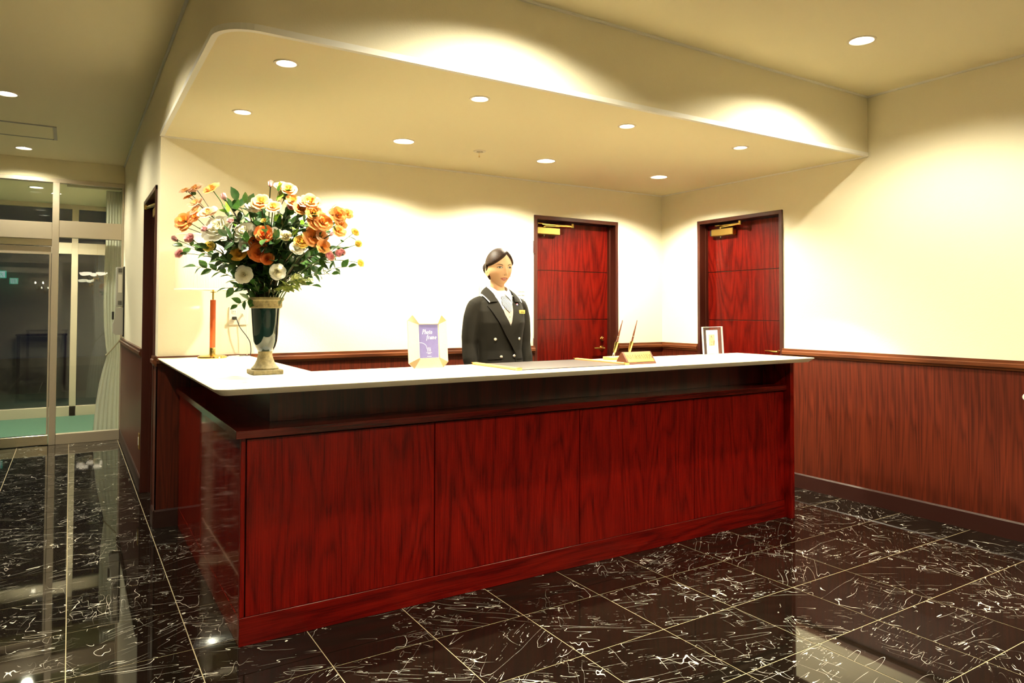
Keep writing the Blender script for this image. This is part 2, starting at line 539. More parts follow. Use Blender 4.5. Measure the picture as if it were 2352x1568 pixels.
# ---- soffit face over the counter (continues the left wall plane round a curve)
bm = BM()
path = [(XL, YB)] + ARC + [(XR, YS)]
lo = [bm.verts.new((x, y, ZS)) for x, y in path]
hi = [bm.verts.new((x, y, ZC + 0.03)) for x, y in path]
for i in range(len(path) - 1):
    bm.faces.new((lo[i], lo[i + 1], hi[i + 1], hi[i]))
o = struct(obj('wall_soffit', bm, 'paper', smooth=40))

# ---- ceilings with real openings for the lights
bm = BM()
holes = [(x, y, R_HALO) for x, y in DL_HALO] + [(x, y, R_CFL) for x, y in DL_CFL] + [(*SPRINKLER, 0.022)]
plate_with_holes(bm, [(XR, YB), (XL, YB)] + ARC + [(XR, YS)], holes, ZS)
ceil_s = obj('ceiling', bm, 'ceil')
struct(ceil_s)
bm = BM()
plate_with_holes(bm, [(XMIN, YMIN), (XR, YMIN), (XR, YS)] + ARC[::-1] + [(XL, YG), (XMIN, YG)], [(x, y, R_LOB) for x, y in DL_LOBBY], ZC)
struct(obj('ceiling', bm, 'ceil'))

# ---- white bead along the lower edge of the soffit
bm = BM()
off = 0.006
ring_pts = []
pth = [(XL, YB - 0.002)] + ARC + [(XR - 0.002, YS)]
for i, (x, y) in enumerate(pth):
    a, b = pth[max(i - 1, 0)], pth[min(i + 1, len(pth) - 1)]
    t = Vector((b[0] - a[0], b[1] - a[1])).normalized()
    nrm = Vector((t.y, -t.x))
    if nrm.dot(Vector((x - 2.5, y - 4.0))) < 0:
        nrm = -nrm
    q = Vector((x, y))
    o1, i1 = q + nrm * off, q - nrm * 0.018
    ring_pts.append([bm.verts.new((o1.x, o1.y, ZS - 0.004)), bm.verts.new((o1.x, o1.y, ZS + 0.022)), bm.verts.new((q.x - nrm.x * 0.002, q.y - nrm.y * 0.002, ZS + 0.022)), bm.verts.new((i1.x, i1.y, ZS - 0.004))])
for a, b in zip(ring_pts, ring_pts[1:]):
    for k in range(4):
        bm.faces.new((a[k], a[(k + 1) % 4], b[(k + 1) % 4], b[k]))
struct(obj('trim_1', bm, 'trim_white'))
# thin cornice strips where walls meet ceilings
bm = BM()
box(bm, XL + 0.002, XR, YB - 0.010, YB, ZS - 0.010, ZS)
box(bm, XR - 0.010, XR, YS, YB, ZS - 0.010, ZS)
struct(obj('trim_2', bm, 'trim_white'))
bm = BM()
box(bm, XR - 0.012, XR, YMIN, YS, ZC - 0.012, ZC)
box(bm, ARC[-1][0], XR, YS - 0.012, YS, ZC - 0.012, ZC)
box(bm, XL - 0.012, XL, ARC[0][1], YG, ZC - 0.012, ZC)
struct(obj('trim_3', bm, 'trim_white'))

# ---- wainscot panels, chair rails, baseboards
def run(wall, side, segs, base_name):
    """side: 'y' wall facing -Y at YB, 'x' wall facing -X at a given x"""
    for k, (kind, pos, a, b, mitre) in enumerate(segs):
        bm, br, bb = BM(), BM(), BM()
        prof_r = [(0, 0.978), (0.016, 0.978), (0.020, 0.990), (0.029, 0.996), (0.029, 1.016), (0.021, 1.022), (0.021, ZR), (0, ZR)]
        prof_b = [(0, 0), (0.016, 0), (0.016, 0.098), (0.010, 0.108), (0, 0.108)]
        if kind == 'y':
            box(bm, a, b, pos - 0.007, pos, 0.10, 0.985)
            prism(br, [(pos - d, z) for d, z in prof_r], 'x', a, b)
            prism(bb, [(pos - d, z) for d, z in prof_b], 'x', a, b)
        else:
            box(bm, pos - 0.007, pos, a, b, 0.10, 0.985)
            prism(br, [(pos - d, z) for d, z in prof_r], 'y', a, b)
            prism(bb, [(pos - d, z) for d, z in prof_b], 'y', a, b)
        obj('wainscot_panel', bm, 'wainscot', wall)
        obj('chair_rail', br, 'rail' if kind == 'y' else 'rail_y', wall)
        struct(obj(base_name, bb, 'base_dark'))
run(wall_back, 'y', [('y', YB, XL - 0.007, 3.226, 0), ('y', YB, 4.124, XR, 0)], 'baseboard_back')
run(wall_right, 'x', [('x', XR, YMIN, 3.491, 0), ('x', XR, 4.362, YB, 0)], 'baseboard_right')
run(wall_left, 'x', [('x', XL, YB - 0.007, D3A, 0), ('x', XL, D3B, YG - 0.03, 0)], 'baseboard_left')

# ---- doors
def closer(parent, place):
    """overhead door closer, local frame: x along door, y out of door (towards viewer is -), z up"""
    bm = BM()
    box(bm, 0.0, 0.235, -0.055, 0.0, -0.048, 0.012, bev=0.005)
    c = obj('door_closer', bm, 'brass_satin', parent)
    c.matrix_local = place
    e = BM(); box(e, -0.018, 0.0, -0.050, -0.004, -0.044, 0.006, bev=0.003)
    obj('end_cap', e, 'black_plastic', c)
    k = BM(); lathe(k, [(0.009, -0.064), (0.009, -0.047)], 12, 0.085, -0.028)
    obj('screw', k, 'chrome', c)
    k = BM(); lathe(k, [(0.013, 0.012), (0.013, 0.026)], 14, 0.085, -0.028)
    obj('spindle', k, 'brass', c)
    a = BM()
    tube(a, [(0.085, -0.028, 0.028), (0.34, -0.085, 0.030)], 0.008, 8)
    tube(a, [(0.34, -0.085, 0.030), (0.07, -0.02, 0.044)], 0.010, 8)
    lathe(a, [(0.014, 0.018), (0.014, 0.052)], 12, 0.34, -0.085)
    obj('arm', a, 'brass', c)
    b = BM(); box(b, 0.02, 0.13, -0.030, 0.0, 0.040, 0.050, bev=0.002)
    obj('bracket', b, 'brass', c)
def lever(parent, place, lock=True):
    bm = BM()
    lathe(bm, [(0.024, 0), (0.024, 0.006), (0.012, 0.009), (0.010, 0.045)], 20)
    tube(bm, [(0, 0, 0.042), (-0.03, 0.0, 0.047), (-0.085, 0.003, 0.046), (-0.115, 0.003, 0.043)], [0.010, 0.010, 0.008, 0.006], 10)
    h = obj('handle', bm, 'brass', parent, smooth=40)
    h.matrix_local = place
    if lock:
        bm = BM()
        lathe(bm, [(0.021, 0), (0.021, 0.010), (0.015, 0.014), (0.015, 0.030), (0.012, 0.033), (0, 0.033)], 20, 0, 0.082)
        obj('lock', bm, 'brass', h, smooth=40)
def door(name, w, zt, recess, grooves, mtx, hinge_left, label):
    """local: x 0..w across outer frame, y 0 wall face (+ into wall), z up"""
    root = bpy.data.objects.new(name, None)
    COL.objects.link(root)
    root.matrix_world = mtx
    struct(root, label)
    j = 0.030
    for nm, b in (('jamb', (0, j, -0.012, recess + 0.05, 0, zt)), ('jamb', (w - j, w, -0.012, recess + 0.05, 0, zt)), ('head', (0, w, -0.0125, recess + 0.05, zt - j, zt + 0.0006))):
        bm = BM(); box(bm, *b, bev=0.002)
        obj(nm, bm, 'frame_wood', root)
    bm = BM()      # rebate stop
    box(bm, w - j - 0.012, w - j, recess - 0.03, recess + 0.002, 0, zt - j)
    box(bm, j, j + 0.006, recess - 0.03, recess + 0.002, 0, zt - j)
    obj('door_stop', bm, 'frame_wood', root)
    zs = [0.008] + grooves + [zt - j - 0.004]
    for a, b in zip(zs, zs[1:]):
        bm = BM(); box(bm, j + 0.003, w - j - 0.003, recess, recess + 0.04, a + 0.0025, b - 0.0025, bev=0.0015)
        obj('door_panel', bm, 'cherry_door', root)
    bm = BM(); box(bm, j + 0.004, w - j - 0.004, recess + 0.006, recess + 0.045, 0.008, zt - j - 0.004)
    obj('door_core', bm, 'base_dark', root)
    return root
# door on the back wall (local x -> +X, y -> +Y)
d1 = door('door_1', 4.124 - 3.226, 2.114, 0.092, [0.42, 0.835, 1.250, 1.667], Matrix.Translation((3.226, YB, 0)), True, 'red cherry door with brass closer on the back wall')
closer(d1, Matrix.Translation((0.062, 0.092, 2.015)))
lever(d1, Matrix.Translation((0.788, 0.092, 0.995)) @ Matrix.Rotation(PI / 2, 4, 'X'))
for z in (0.25, 1.05, 1.85):
    bm = BM(); lathe(bm, [(0.007, z - 0.05), (0.007, z + 0.05)], 10, -0.004, -0.012)
    obj('hinge', bm, 'frame_wood', d1)
# door on the right wall: local x -> -Y, local y -> +X
m2 = Matrix(((0, 1, 0, XR), (-1, 0, 0, 4.362), (0, 0, 1, 0), (0, 0, 0, 1)))
d2 = door('door_2', 4.362 - 3.491, 2.111, 0.088, [0.42, 0.835, 1.248, 1.664], m2, True, 'red cherry door with brass closer on the right wall')
closer(d2, Matrix.Translation((0.118, 0.088, 2.018)))
lever(d2, Matrix.Translation((0.778, 0.088, 1.005)) @ Matrix.Rotation(PI / 2, 4, 'X'), False)
# door on the left wall: faces -X, seen edge on; local x -> +Y? keep right-handed: local x -> -Y, y -> +X
m3 = Matrix(((0, 1, 0, XL), (-1, 0, 0, D3B), (0, 0, 1, 0), (0, 0, 0, 1)))
d3 = door('door_3', D3B - D3A, 2.115, 0.070, [0.42, 0.835, 1.248, 1.664], m3, True, 'dark framed door seen edge on in the left wall')
closer(d3, Matrix.Translation((0.60, 0.070, 2.010)) @ Matrix.Diagonal((-1, 1, 1, 1)))
lever(d3, Matrix.Translation((0.770, 0.070, 1.030)) @ Matrix.Rotation(PI / 2, 4, 'X'))

# ---- vestibule: header, floor, ceiling, two glazed fronts
struct(obj('trim_4', boxes((XMIN, XL, YG - 0.02, YG + 0.09, 2.625, ZC)), 'ceil'))
struct(obj('floor', boxes((XMIN, XL, YG + 0.04, YO, -0.08, 0.004)), 'carpet'))
struct(obj('ceiling', plate_with_holes(BM(), [(XMIN, YG + 0.05), (XL, YG + 0.05), (XL, YO), (XMIN, YO)], [(-0.332, 9.149, R_LOB), (-0.155, 9.502, 0.045), (-2.2, 9.3, R_LOB)], 2.65), 'ceil'))
struct(obj('floor', boxes((-12, 8, YO, 24, -0.10, -0.02)), 'asphalt'))
def glazed(name, y, mulls, xr, zt, rails, sills, label):
    root = bpy.data.objects.new(name, None)
    COL.objects.link(root)
    root.location = (0, y, 0)
    struct(root, label)
    for a, b in mulls:
        bm = BM(); box(bm, a, b, -0.03, 0.05, 0, zt, bev=0.003)
        obj('mullion', bm, 'alu', root)
    for x0, x1, z0, z1, y0, y1, m in rails + sills:
        bm = BM(); box(bm, x0, x1, y0, y1, z0, z1, bev=0.002)
        obj('rail', bm, m, root)
    return root
w1 = glazed('window_1', YG, [(-0.166, -0.108), (0.436, 0.455), (-1.72, -1.66), (-3.30, -3.24)], XL, 2.625,
            [(XMIN, -0.166, 2.022, 2.188, -0.028, 0.06, 'alu'), (-0.108, 0.436, 2.046, 2.212, -0.025, 0.05, 'alu'), (XMIN, XL, 2.585, 2.625, -0.032, 0.05, 'alu')],
            [(-0.108, 0.436, 0.0, 0.102, -0.026, 0.05, 'alu'), (-3.24, -1.72, 0.0, 0.10, -0.026, 0.05, 'alu')],
            'champagne aluminium framed glass front of the vestibule')
for x0, x1, z0, z1 in ((-0.108, 0.436, 0.102, 2.046), (-0.108, 0.436, 2.212, 2.585), (-1.66, -0.166, 2.188, 2.585), (-3.24, -1.72, 0.10, 2.02), (-3.24, -1.72, 2.188, 2.585)):
    bm = BM(); box(bm, x0, x1, 0.004, 0.010, z0, z1)
    obj('pane', bm, 'pane', w1)
# sliding leaf of the automatic door
sl = bpy.data.objects.new('door_4', None); COL.objects.link(sl); sl.location = (0, YG + 0.035, 0)
struct(sl, 'sliding glass door leaf with aluminium rails at the entrance')
for nm, b, m in (('operator_cover', (-1.66, -0.166, -0.05, 0.03, 1.955, 2.022), 'alu_shiny'), ('top_rail', (-1.64, -0.17, -0.02, 0.02, 1.872, 1.950), 'alu'),
                 ('bottom_rail', (-1.64, -0.17, -0.045, 0.02, 0.006, 0.100), 'alu_shiny'), ('stile', (-0.186, -0.170, -0.02, 0.02, 0.100, 1.872), 'alu'), ('stile', (-1.64, -1.60, -0.02, 0.02, 0.100, 1.872), 'alu'),
                 ('pane', (-1.60, -0.186, -0.004, 0.004, 0.100, 1.872), 'pane')):
    bm = BM(); box(bm, *b, bev=0.002 if nm != 'pane' else 0)
    obj(nm, bm, m, sl)
w2 = glazed('window_2', YO, [(0.0, 0.072), (0.430, 0.455), (-1.62, -1.55), (-3.2, -3.13)], XL, 2.65,
            [(XMIN, XL, 2.03, 2.17, -0.028, 0.05, 'alu'), (XMIN, XL, 2.595, 2.65, -0.032, 0.05, 'alu')],
            [(XMIN, XL, 0.0, 0.125, -0.03, 0.05, 'alu')], 'outer aluminium framed glass front beyond the vestibule')
for x0, x1 in ((0.072, 0.430), (-1.55, 0.0), (-3.13, -1.62)):
    for z0, z1 in ((0.125, 2.03), (2.17, 2.595)):
        bm = BM(); box(bm, x0, x1, 0.004, 0.010, z0, z1)
        obj('pane', bm, 'pane', w2)

# ================================================================== CEILING LIGHTS
def spot(name, loc, power, color, size_deg, blend, radius, parent):
    l = bpy.data.lights.new(name, 'SPOT')
    l.energy = power
    l.color = color
    l.spot_size = math.radians(size_deg)
    l.spot_blend = blend
    l.shadow_soft_size = radius
    o = bpy.data.objects.new(name, l)
    COL.objects.link(o)
    o.parent = parent
    o.location = loc
    return o
def ring_mesh(r):
    bm = BM()
    lathe(bm, [(r - 0.001, 0.002), (r + 0.001, -0.004), (r + 0.010, -0.004), (r + 0.013, 0.0005)], 32, caps=False)
    return finish(bm, 40)
def can_mesh(r, h):
    bm = BM()
    lathe(bm, [(r - 0.001, 0.0), (r * 0.92, h * 0.5), (r * 0.75, h), (0, h)], 32, caps=False)
    return finish(bm, 60)
def halo_bulb():
    bm = BM()
    lathe(bm, [(0, 0.003), (0.026, 0.006), (0.035, 0.014), (0.036, 0.022), (0, 0.024)], 24)
    return finish(bm, 60)
def cfl_bulb(r):
    bm = BM()
    for k in range(3):
        a = k * PI / 3 + 0.3
        s, c = math.sin(a), math.cos(a)
        tube(bm, smooth_path([(c * 0.022 - s * 0.007, s * 0.022 + c * 0.007, 0.06), (c * 0.022 - s * 0.007, s * 0.022 + c * 0.007, 0.022), (c * 0.026, s * 0.026, 0.014),
                              (c * 0.022 + s * 0.007, s * 0.022 - c * 0.007, 0.022), (c * 0.022 + s * 0.007, s * 0.022 - c * 0.007, 0.06)], 4), 0.006, 8)
    return finish(bm, 60)
MESH = {}
for key, r, h in (('halo', R_HALO, 0.045), ('cfl', R_CFL, 0.070), ('small', 0.045, 0.06)):
    MESH[key + '_ring'] = ring_mesh(r); MESH[key + '_ring'].materials.append(M['ring'])
    MESH[key + '_can'] = can_mesh(r, h); MESH[key + '_can'].materials.append(M['reflector'])
MESH['halo_bulb'] = halo_bulb(); MESH['halo_bulb'].materials.append(M['glow_halo'])
MESH['cfl_bulb'] = cfl_bulb(R_CFL); MESH['cfl_bulb'].materials.append(M['glow_cfl'])
MESH['small_bulb'] = MESH['cfl_bulb']
def downlight(kind, x, y, z, label, group, power, color, cone, blend=0.35, rad=0.03):
    t = thing('downlight', label, 'ceiling light', (x, y, z), 0, group)
    link('trim_ring', MESH[kind + '_ring'], None, t)
    link('reflector', MESH[kind + '_can'], None, t)
    link('bulb', MESH[kind + '_bulb'], None, t)
    spot('lamp', (0, 0, 0.002), power, color, cone, blend, rad, t)
    return t
HL = ['small halogen downlight in soffit nearest the rounded front corner', 'small halogen downlight in soffit above the table lamp', 'small halogen downlight in front soffit row above the crystal photo frame',
      'small halogen downlight in front soffit row above the desk pad and brass sign', 'small halogen downlight in front soffit row nearest the right wall']
for (x, y), lb in zip(DL_HALO, HL):
    downlight('halo', x, y, ZS, lb, 'halogen downlights over the counter', P_HALO, HALO, 82, 0.18, 0.02)
CL = ['large recessed downlight in back soffit row left of the sprinkler', 'large recessed downlight in back soffit row between sprinkler and doors', 'large recessed downlight in back soffit row nearest the corner of the two doors']
for (x, y), lb in zip(DL_CFL, CL):
    downlight('cfl', x, y, ZS, lb, 'large downlights behind the counter', P_CFL, CFL, 146, 0.45, 0.04)
for k, (x, y) in enumerate(DL_LOBBY):
    lb = {0: 'bright round lobby downlight in upper ceiling near the right wall', 3: 'round lobby downlight at left edge, nearer than the ceiling hatch', 4: 'round lobby downlight between ceiling hatch and glass front'}.get(k, ['', 'round lobby downlight just above the frame, in front of the left soffit glow', 'round lobby downlight beside the soffit end, above the left frame edge', '', '', 'round lobby downlight behind the viewer near the right wall', 'round lobby downlight behind the viewer in the middle of the ceiling', 'round lobby downlight directly above the viewer', 'round lobby downlight beside the chandelier', 'round lobby downlight far left of the glass front'][k])
    downlight('cfl', x, y, ZC, lb, 'lobby downlights', P_LOBBY * (0.5 if k in (3, 4) else 1.0), CFL, 149, 0.55, 0.03)
for k, (x, y, kk) in enumerate(((-0.332, 9.149, 'cfl'), (-0.155, 9.502, 'small'), (-2.2, 9.3, 'cfl'))):
    downlight(kk, x, y, 2.65, ['larger round downlight in vestibule ceiling behind the glass', 'small downlight in vestibule ceiling behind the mullion', 'vestibule downlight far to the left'][k], 'vestibule downlights', P_VEST, CFL, 140, 0.4, 0.05)

# sprinkler head
t = thing('sprinkler', 'round fire sprinkler head with metal deflector in soffit between downlights', 'sprinkler', (*SPRINKLER, ZS))
bm = BM(); lathe(bm, [(0.022, 0.004), (0.024, -0.006), (0.040, -0.005), (0.044, 0.0005)], 28, caps=False); obj('cover_ring', bm, 'ring', t, 40)
bm = BM(); lathe(bm, [(0.021, 0.0), (0.021, 0.03), (0, 0.03)], 24, caps=False); obj('cup', bm, 'black_plastic', t, 40)
bm = BM(); lathe(bm, [(0.006, 0.03), (0.006, -0.002), (0.015, -0.004), (0.015, -0.006), (0, -0.006)], 20); obj('deflector', bm, 'chrome', t, 40)
bm = BM(); tube(bm, [(-0.004, 0.0, -0.004), (-0.004, 0, -0.030)], 0.0012, 6); lathe(bm, [(0, -0.030), (0.004, -0.034), (0.004, -0.040), (0, -0.044)], 10, -0.004, 0); obj('pendant_tip', bm, 'brass', t)

# ceiling hatch near the entrance
t = thing('ceiling_hatch', 'rectangular access hatch with dark metal frame in lobby ceiling', 'hatch', (-0.48, 7.05, ZC))
for b in ((-0.36, 0.36, -0.255, -0.243, -0.008, 0.0005), (-0.36, 0.36, 0.243, 0.255, -0.008, 0.0005), (0.335, 0.36, -0.243, 0.243, -0.008, 0.0005), (-0.36, -0.335, -0.243, 0.243, -0.008, 0.0005)):
    bm = BM(); box(bm, *b); obj('frame', bm, 'grey_plastic', t)
bm = BM(); box(bm, -0.33, 0.33, -0.240, 0.240, -0.004, 0.0003); obj('hatch_panel', bm, 'ceil', t)
# ================================================================== RECEPTION COUNTER
CF, CL_, CR_ = 2.934, 0.579, 3.915       # front face, left face, inner face of the right end panel
ct = thing('reception_counter', 'long red cherry wood reception counter with flat panels and recessed ledge', 'counter', (CL_, CF, 0))
ct.location = (0, 0, 0)
core = BM()
box(core, CL_ + 0.020, CR_, CF + 0.020, 3.34, 0.02, 0.816)
box(core, CL_ + 0.020, 0.95, 3.34, YB - 0.030, 0.02, 0.816)
obj('carcass', core, 'base_dark', ct)
seams = [0.599, 1.424, 2.259, 3.098, CR_]
for a, b in zip(seams, seams[1:]):
    bm = BM(); box(bm, a + 0.0025, b - 0.0025, CF, CF + 0.022, 0.112, 0.808, bev=0.0012)
    obj('front_panel', bm, 'cherry', ct)
bm = BM(); box(bm, CL_, 0.5965, CF, CF + 0.022, 0.112, 0.814, bev=0.0012); obj('corner_stile', bm, 'cherry', ct)
for a, b in ((CF + 0.023, 3.915), (3.918, YB - 0.0295)):
    bm = BM(); box(bm, CL_, CL_ + 0.021, a, b, 0.112, 0.814, bev=0.0012)
    obj('side_panel', bm, 'cherry_side', ct)
bm = BM(); box(bm, CL_ - 0.001, CR_, CF - 0.001, CF + 0.025, 0.0, 0.1105, bev=0.0015); obj('plinth', bm, 'cherry_h', ct)
bm = BM(); box(bm, CL_ - 0.001, CL_ + 0.024, CF + 0.0255, YB - 0.0295, 0.0, 0.1105, bev=0.0015); obj('plinth', bm, 'cherry_side', ct)
bm = BM()
prism(bm, [(0.556, 2.912), (CR_, 2.912), (CR_, 3.33), (0.95, 3.33), (0.95, YB - 0.010), (0.556, YB - 0.0295)], 'z', 0.816, 0.847)
bmesh.ops.bevel(bm, geom=bm.edges[:], offset=0.0012, segments=1, affect='EDGES')
obj('ledge', bm, 'cherry_top', ct)
bm = BM()
prism(bm, [(0.725, 3.096), (CR_, 3.096), (CR_, 3.33), (0.95, 3.33), (0.95, YB - 0.0295), (0.725, YB - 0.0295)], 'z', 0.8475, 1.0015)
obj('upper_fascia', bm, 'cherry_top_v', ct)
bm = BM(); box(bm, CR_ + 0.0005, 3.950, 2.884, 3.352, 0.0, 1.0015, bev=0.0012); obj('end_panel', bm, 'cherry', ct)

# worktop: L-shaped slab, rounded outer corner, bevelled edge
wt = []
R0 = 0.055
x0, y0, x1, yb2, xi = 0.453, 2.762, 3.992, 3.372, 0.984
outline = [(x0 + R0 - R0 * math.cos(t), y0 + R0 - R0 * math.sin(t)) for t in [i * PI / 2 / 8 for i in range(9)]]
outline += [(x1, y0), (x1, yb2), (xi, yb2), (xi, YB - 0.031), (x0, YB - 0.031)]
def inset(poly, d):
    out = []
    n = len(poly)
    for i, p in enumerate(poly):
        a, b = Vector(poly[i - 1]), Vector(poly[(i + 1) % n])
        p = Vector(p)
        e1, e2 = (p - a).normalized(), (b - p).normalized()
        n1, n2 = Vector((-e1.y, e1.x)), Vector((-e2.y, e2.x))
        m_ = (n1 + n2)
        m_ = m_ / max(0.2, m_.dot(n1))
        out.append(p + m_ * d)
    return out
bm = BM()
lv = []
for d, z in ((0.026, 1.002), (0.002, ZT - 0.006), (0.0, ZT - 0.003), (0.003, ZT)):
    lv.append([bm.verts.new((p[0], p[1], z)) for p in inset(outline, d)])
for a, b in zip(lv, lv[1:]):
    for i in range(len(a)):
        bm.faces.new((a[i], a[(i + 1) % len(a)], b[(i + 1) % len(a)], b[i]))
bm.faces.new(lv[0][::-1]); bm.faces.new(lv[-1])
wt = obj('worktop', bm, 'solid_top', smooth=30)
tag(wt, 'white solid surface worktop on top of the red reception counter', 'worktop')

# ================================================================== THINGS ON THE COUNTER
def doily(label, x, y, r, sx=1.0, lobes=14):
    bm = BM()
    n = lobes * 6
    rings_ = []
    for rr, z, am in ((0.0, 0.0012, 0), (0.55, 0.0012, 0), (0.93, 0.0013, 0.03), (1.0, 0.0002, 0.05)):
        if rr == 0:
            rings_.append([bm.verts.new((0, 0, z))]); continue
        rings_.append([bm.verts.new((sx * r * rr * (1 + am * math.cos(lobes * 2 * PI * i / n)) * math.cos(2 * PI * i / n), r * rr * (1 + am * math.cos(lobes * 2 * PI * i / n)) * math.sin(2 * PI * i / n), z)) for i in range(n)])
    for i in range(n):
        bm.faces.new((rings_[0][0], rings_[1][i], rings_[1][(i + 1) % n]))
        for a, b in zip(rings_[1:], rings_[2:]):
            bm.faces.new((a[i], a[(i + 1) % n], b[(i + 1) % n], b[i]))
    o = obj('lace_doily', bm, 'lace')
    o.location = (x, y, ZT + 0.0002)
    tag(o, label, 'doily', 'lace doilies on the counter')
def lace():
    m = mat('white_lace', (0.88, 0.86, 0.80), 0.85)
    v = N(m, 'ShaderNodeTexVoronoi')
    v.inputs['Scale'].default_value = 120.0
    K(m, position(m, obj_space=True), v.inputs['Vector'])
    K(m, ramp(m, v.outputs['Distance'], [(0.25, (0.90, 0.88, 0.82)), (0.6, (0.76, 0.73, 0.64))]), BS(m).inputs['Base Color'])
    bump(m, v.outputs['Distance'], 0.3, 0.002)
    return m
M['lace'] = lace()
VX, VY = 0.757, 3.330
doily('white lace doily under the flower vase', VX, VY, 0.17, 0.85)
doily('white lace doily under the purple card photo frame', 1.535, 3.235, 0.105, 1.55)
doily('white lace doily under the small crystal frame', 3.56, 3.17, 0.13, 1.55)
doily('white lace doily under the table lamp', 0.735, 4.60, 0.15, 1.25)

# ---- vase
def stone_mat():
    m = mat('olive_stone', (0.20, 0.155, 0.060), 0.7)
    n = noise(m, position(m, obj_space=True), 60.0, 5.0, 0.65)
    K(m, ramp(m, n, [(0.3, (0.11, 0.085, 0.032)), (0.7, (0.27, 0.215, 0.095))]), BS(m).inputs['Base Color'])
    bump(m, n, 0.3, 0.002)
    return m
M['stone'] = stone_mat()
M['vase_glaze'] = mat('dark_teal_glaze', (0.004, 0.016, 0.015), 0.06, spec=0.6, coat=0.5)
vase = thing('vase', 'dark teal glazed urn vase with olive stone rim and square foot', 'vase', (VX, VY, ZT + 0.0018))
bm = BM()
box(bm, -0.067, 0.067, -0.067, 0.067, 0.0, 0.021, bev=0.003)
lathe(bm, [(0.058, 0.020), (0.060, 0.028), (0.052, 0.036), (0.045, 0.046), (0.036, 0.066), (0.031, 0.086), (0.031, 0.102), (0.034, 0.106)], 40)
obj('foot', bm, 'stone', vase, 35)
bm = BM()
lathe(bm, [(0.028, 0.100), (0.034, 0.105), (0.044, 0.124), (0.051, 0.148), (0.0555, 0.185), (0.0590, 0.235), (0.0625, 0.290), (0.0640, 0.301), (0.058, 0.301), (0.054, 0.200), (0.030, 0.120), (0, 0.115)], 48)
obj('body', bm, 'vase_glaze', vase, 50)
bm = BM()
lathe(bm, [(0.0625, 0.298), (0.0690, 0.301), (0.0700, 0.306), (0.0715, 0.325), (0.0725, 0.331), (0.0790, 0.337), (0.0800, 0.344), (0.0790, 0.348), (0.0700, 0.348), (0.064, 0.335), (0.060, 0.298)], 48)
for k in range(16):      # raised scroll ornament round the band
    a = 2 * PI * k / 16
    pts = [((0.0715) * math.cos(a + 0.13 * t * math.cos(5 * t)), (0.0715) * math.sin(a + 0.13 * t * math.cos(5 * t)), 0.315 + 0.008 * t * math.sin(5 * t)) for t in [i / 8 for i in range(9)]]
    tube(bm, pts, 0.0016, 5)
obj('rim_band', bm, 'stone', vase, 35)

# ---- table lamp
LX, LY = 0.735, 4.60
lamp = thing('table_lamp', 'table lamp with red-brown column, brass base and pleated cream shade', 'lamp', (LX, LY, ZT + 0.0018))
bm = BM()
lathe(bm, [(0.082, 0.0), (0.084, 0.004), (0.082, 0.011), (0.070, 0.016), (0.030, 0.018), (0.022, 0.022), (0, 0.022)], 48)
obj('base', bm, 'brass', lamp, 40)
bm = BM(); lathe(bm, [(0.0175, 0.020), (0.0175, 0.062), (0.016, 0.064)], 28); obj('collar', bm, 'brass', lamp, 40)
bm = BM(); lathe(bm, [(0.0165, 0.063), (0.0165, 0.352), (0.013, 0.354)], 28); obj('column', bm, 'orange_rod', lamp, 40)
bm = BM(); lathe(bm, [(0.0055, 0.352), (0.0055, 0.52)], 16); lathe(bm, [(0.016, 0.398), (0.016, 0.403)], 20); obj('stem', bm, 'brass', lamp, 40)
def shade_mat():
    m = bpy.data.materials.new('pleated_shade_fabric')
    m.use_nodes = True
    nt = m.node_tree
    nt.nodes.remove(nt.nodes['Principled BSDF'])
    d = nt.nodes.new('ShaderNodeBsdfDiffuse'); d.inputs[0].default_value = (0.82, 0.75, 0.58, 1)
    t = nt.nodes.new('ShaderNodeBsdfTranslucent'); t.inputs[0].default_value = (0.90, 0.80, 0.58, 1)
    mx = nt.nodes.new('ShaderNodeMixShader'); mx.inputs[0].default_value = 0.40
    nt.links.new(d.outputs[0], mx.inputs[1]); nt.links.new(t.outputs[0], mx.inputs[2])
    nt.links.new(mx.outputs[0], nt.nodes['Material Output'].inputs[0])
    return m
M['shade'] = shade_mat()
sh = BM()
npl = 150
rows = []
for z, sx, sy in ((0.415, 0.215, 0.135), (0.740, 0.205, 0.128)):
    rows.append([sh.verts.new(((sx + (0.0022 if i % 2 else 0)) * math.cos(2 * PI * i / (npl * 2)), (sy + (0.0022 if i % 2 else 0)) * math.sin(2 * PI * i / (npl * 2)), z)) for i in range(npl * 2)])
for i in range(npl * 2):
    sh.faces.new((rows[0][i], rows[0][(i + 1) % (npl * 2)], rows[1][(i + 1) % (npl * 2)], rows[1][i]))
shade = obj('lamp_shade', sh, 'shade', lamp)
for z, sx, sy in ((0.412, 0.2165, 0.1365), (0.738, 0.2065, 0.1295)):
    bm = BM()
    pts = [(sx * math.cos(2 * PI * i / 64), sy * math.sin(2 * PI * i / 64), z) for i in range(65)]
    for k in range(64):
        a, b = Vector(pts[k]), Vector(pts[k + 1])
        na = Vector((a.x, a.y, 0)).normalized() * 0.002
        nb = Vector((b.x, b.y, 0)).normalized() * 0.002
        q = [a, b, b + Vector((0, 0, 0.008)), a + Vector((0, 0, 0.008))]
        bm.faces.new([bm.verts.new(v) for v in (q[0] + na, q[1] + nb, q[2] + nb, q[3] + na)])
    obj('edge_tape', bm, 'trim_white', shade)
bm = BM(); lathe(bm, [(0, 0.500), (0.014, 0.505), (0.028, 0.535), (0.030, 0.560), (0.022, 0.585), (0, 0.594)], 24); obj('bulb', bm, 'glow_cfl', lamp, 60)
pl = bpy.data.lights.new('lamp_light', 'POINT'); pl.energy = 0.8; pl.color = (1.0, 0.86, 0.62); pl.shadow_soft_size = 0.03
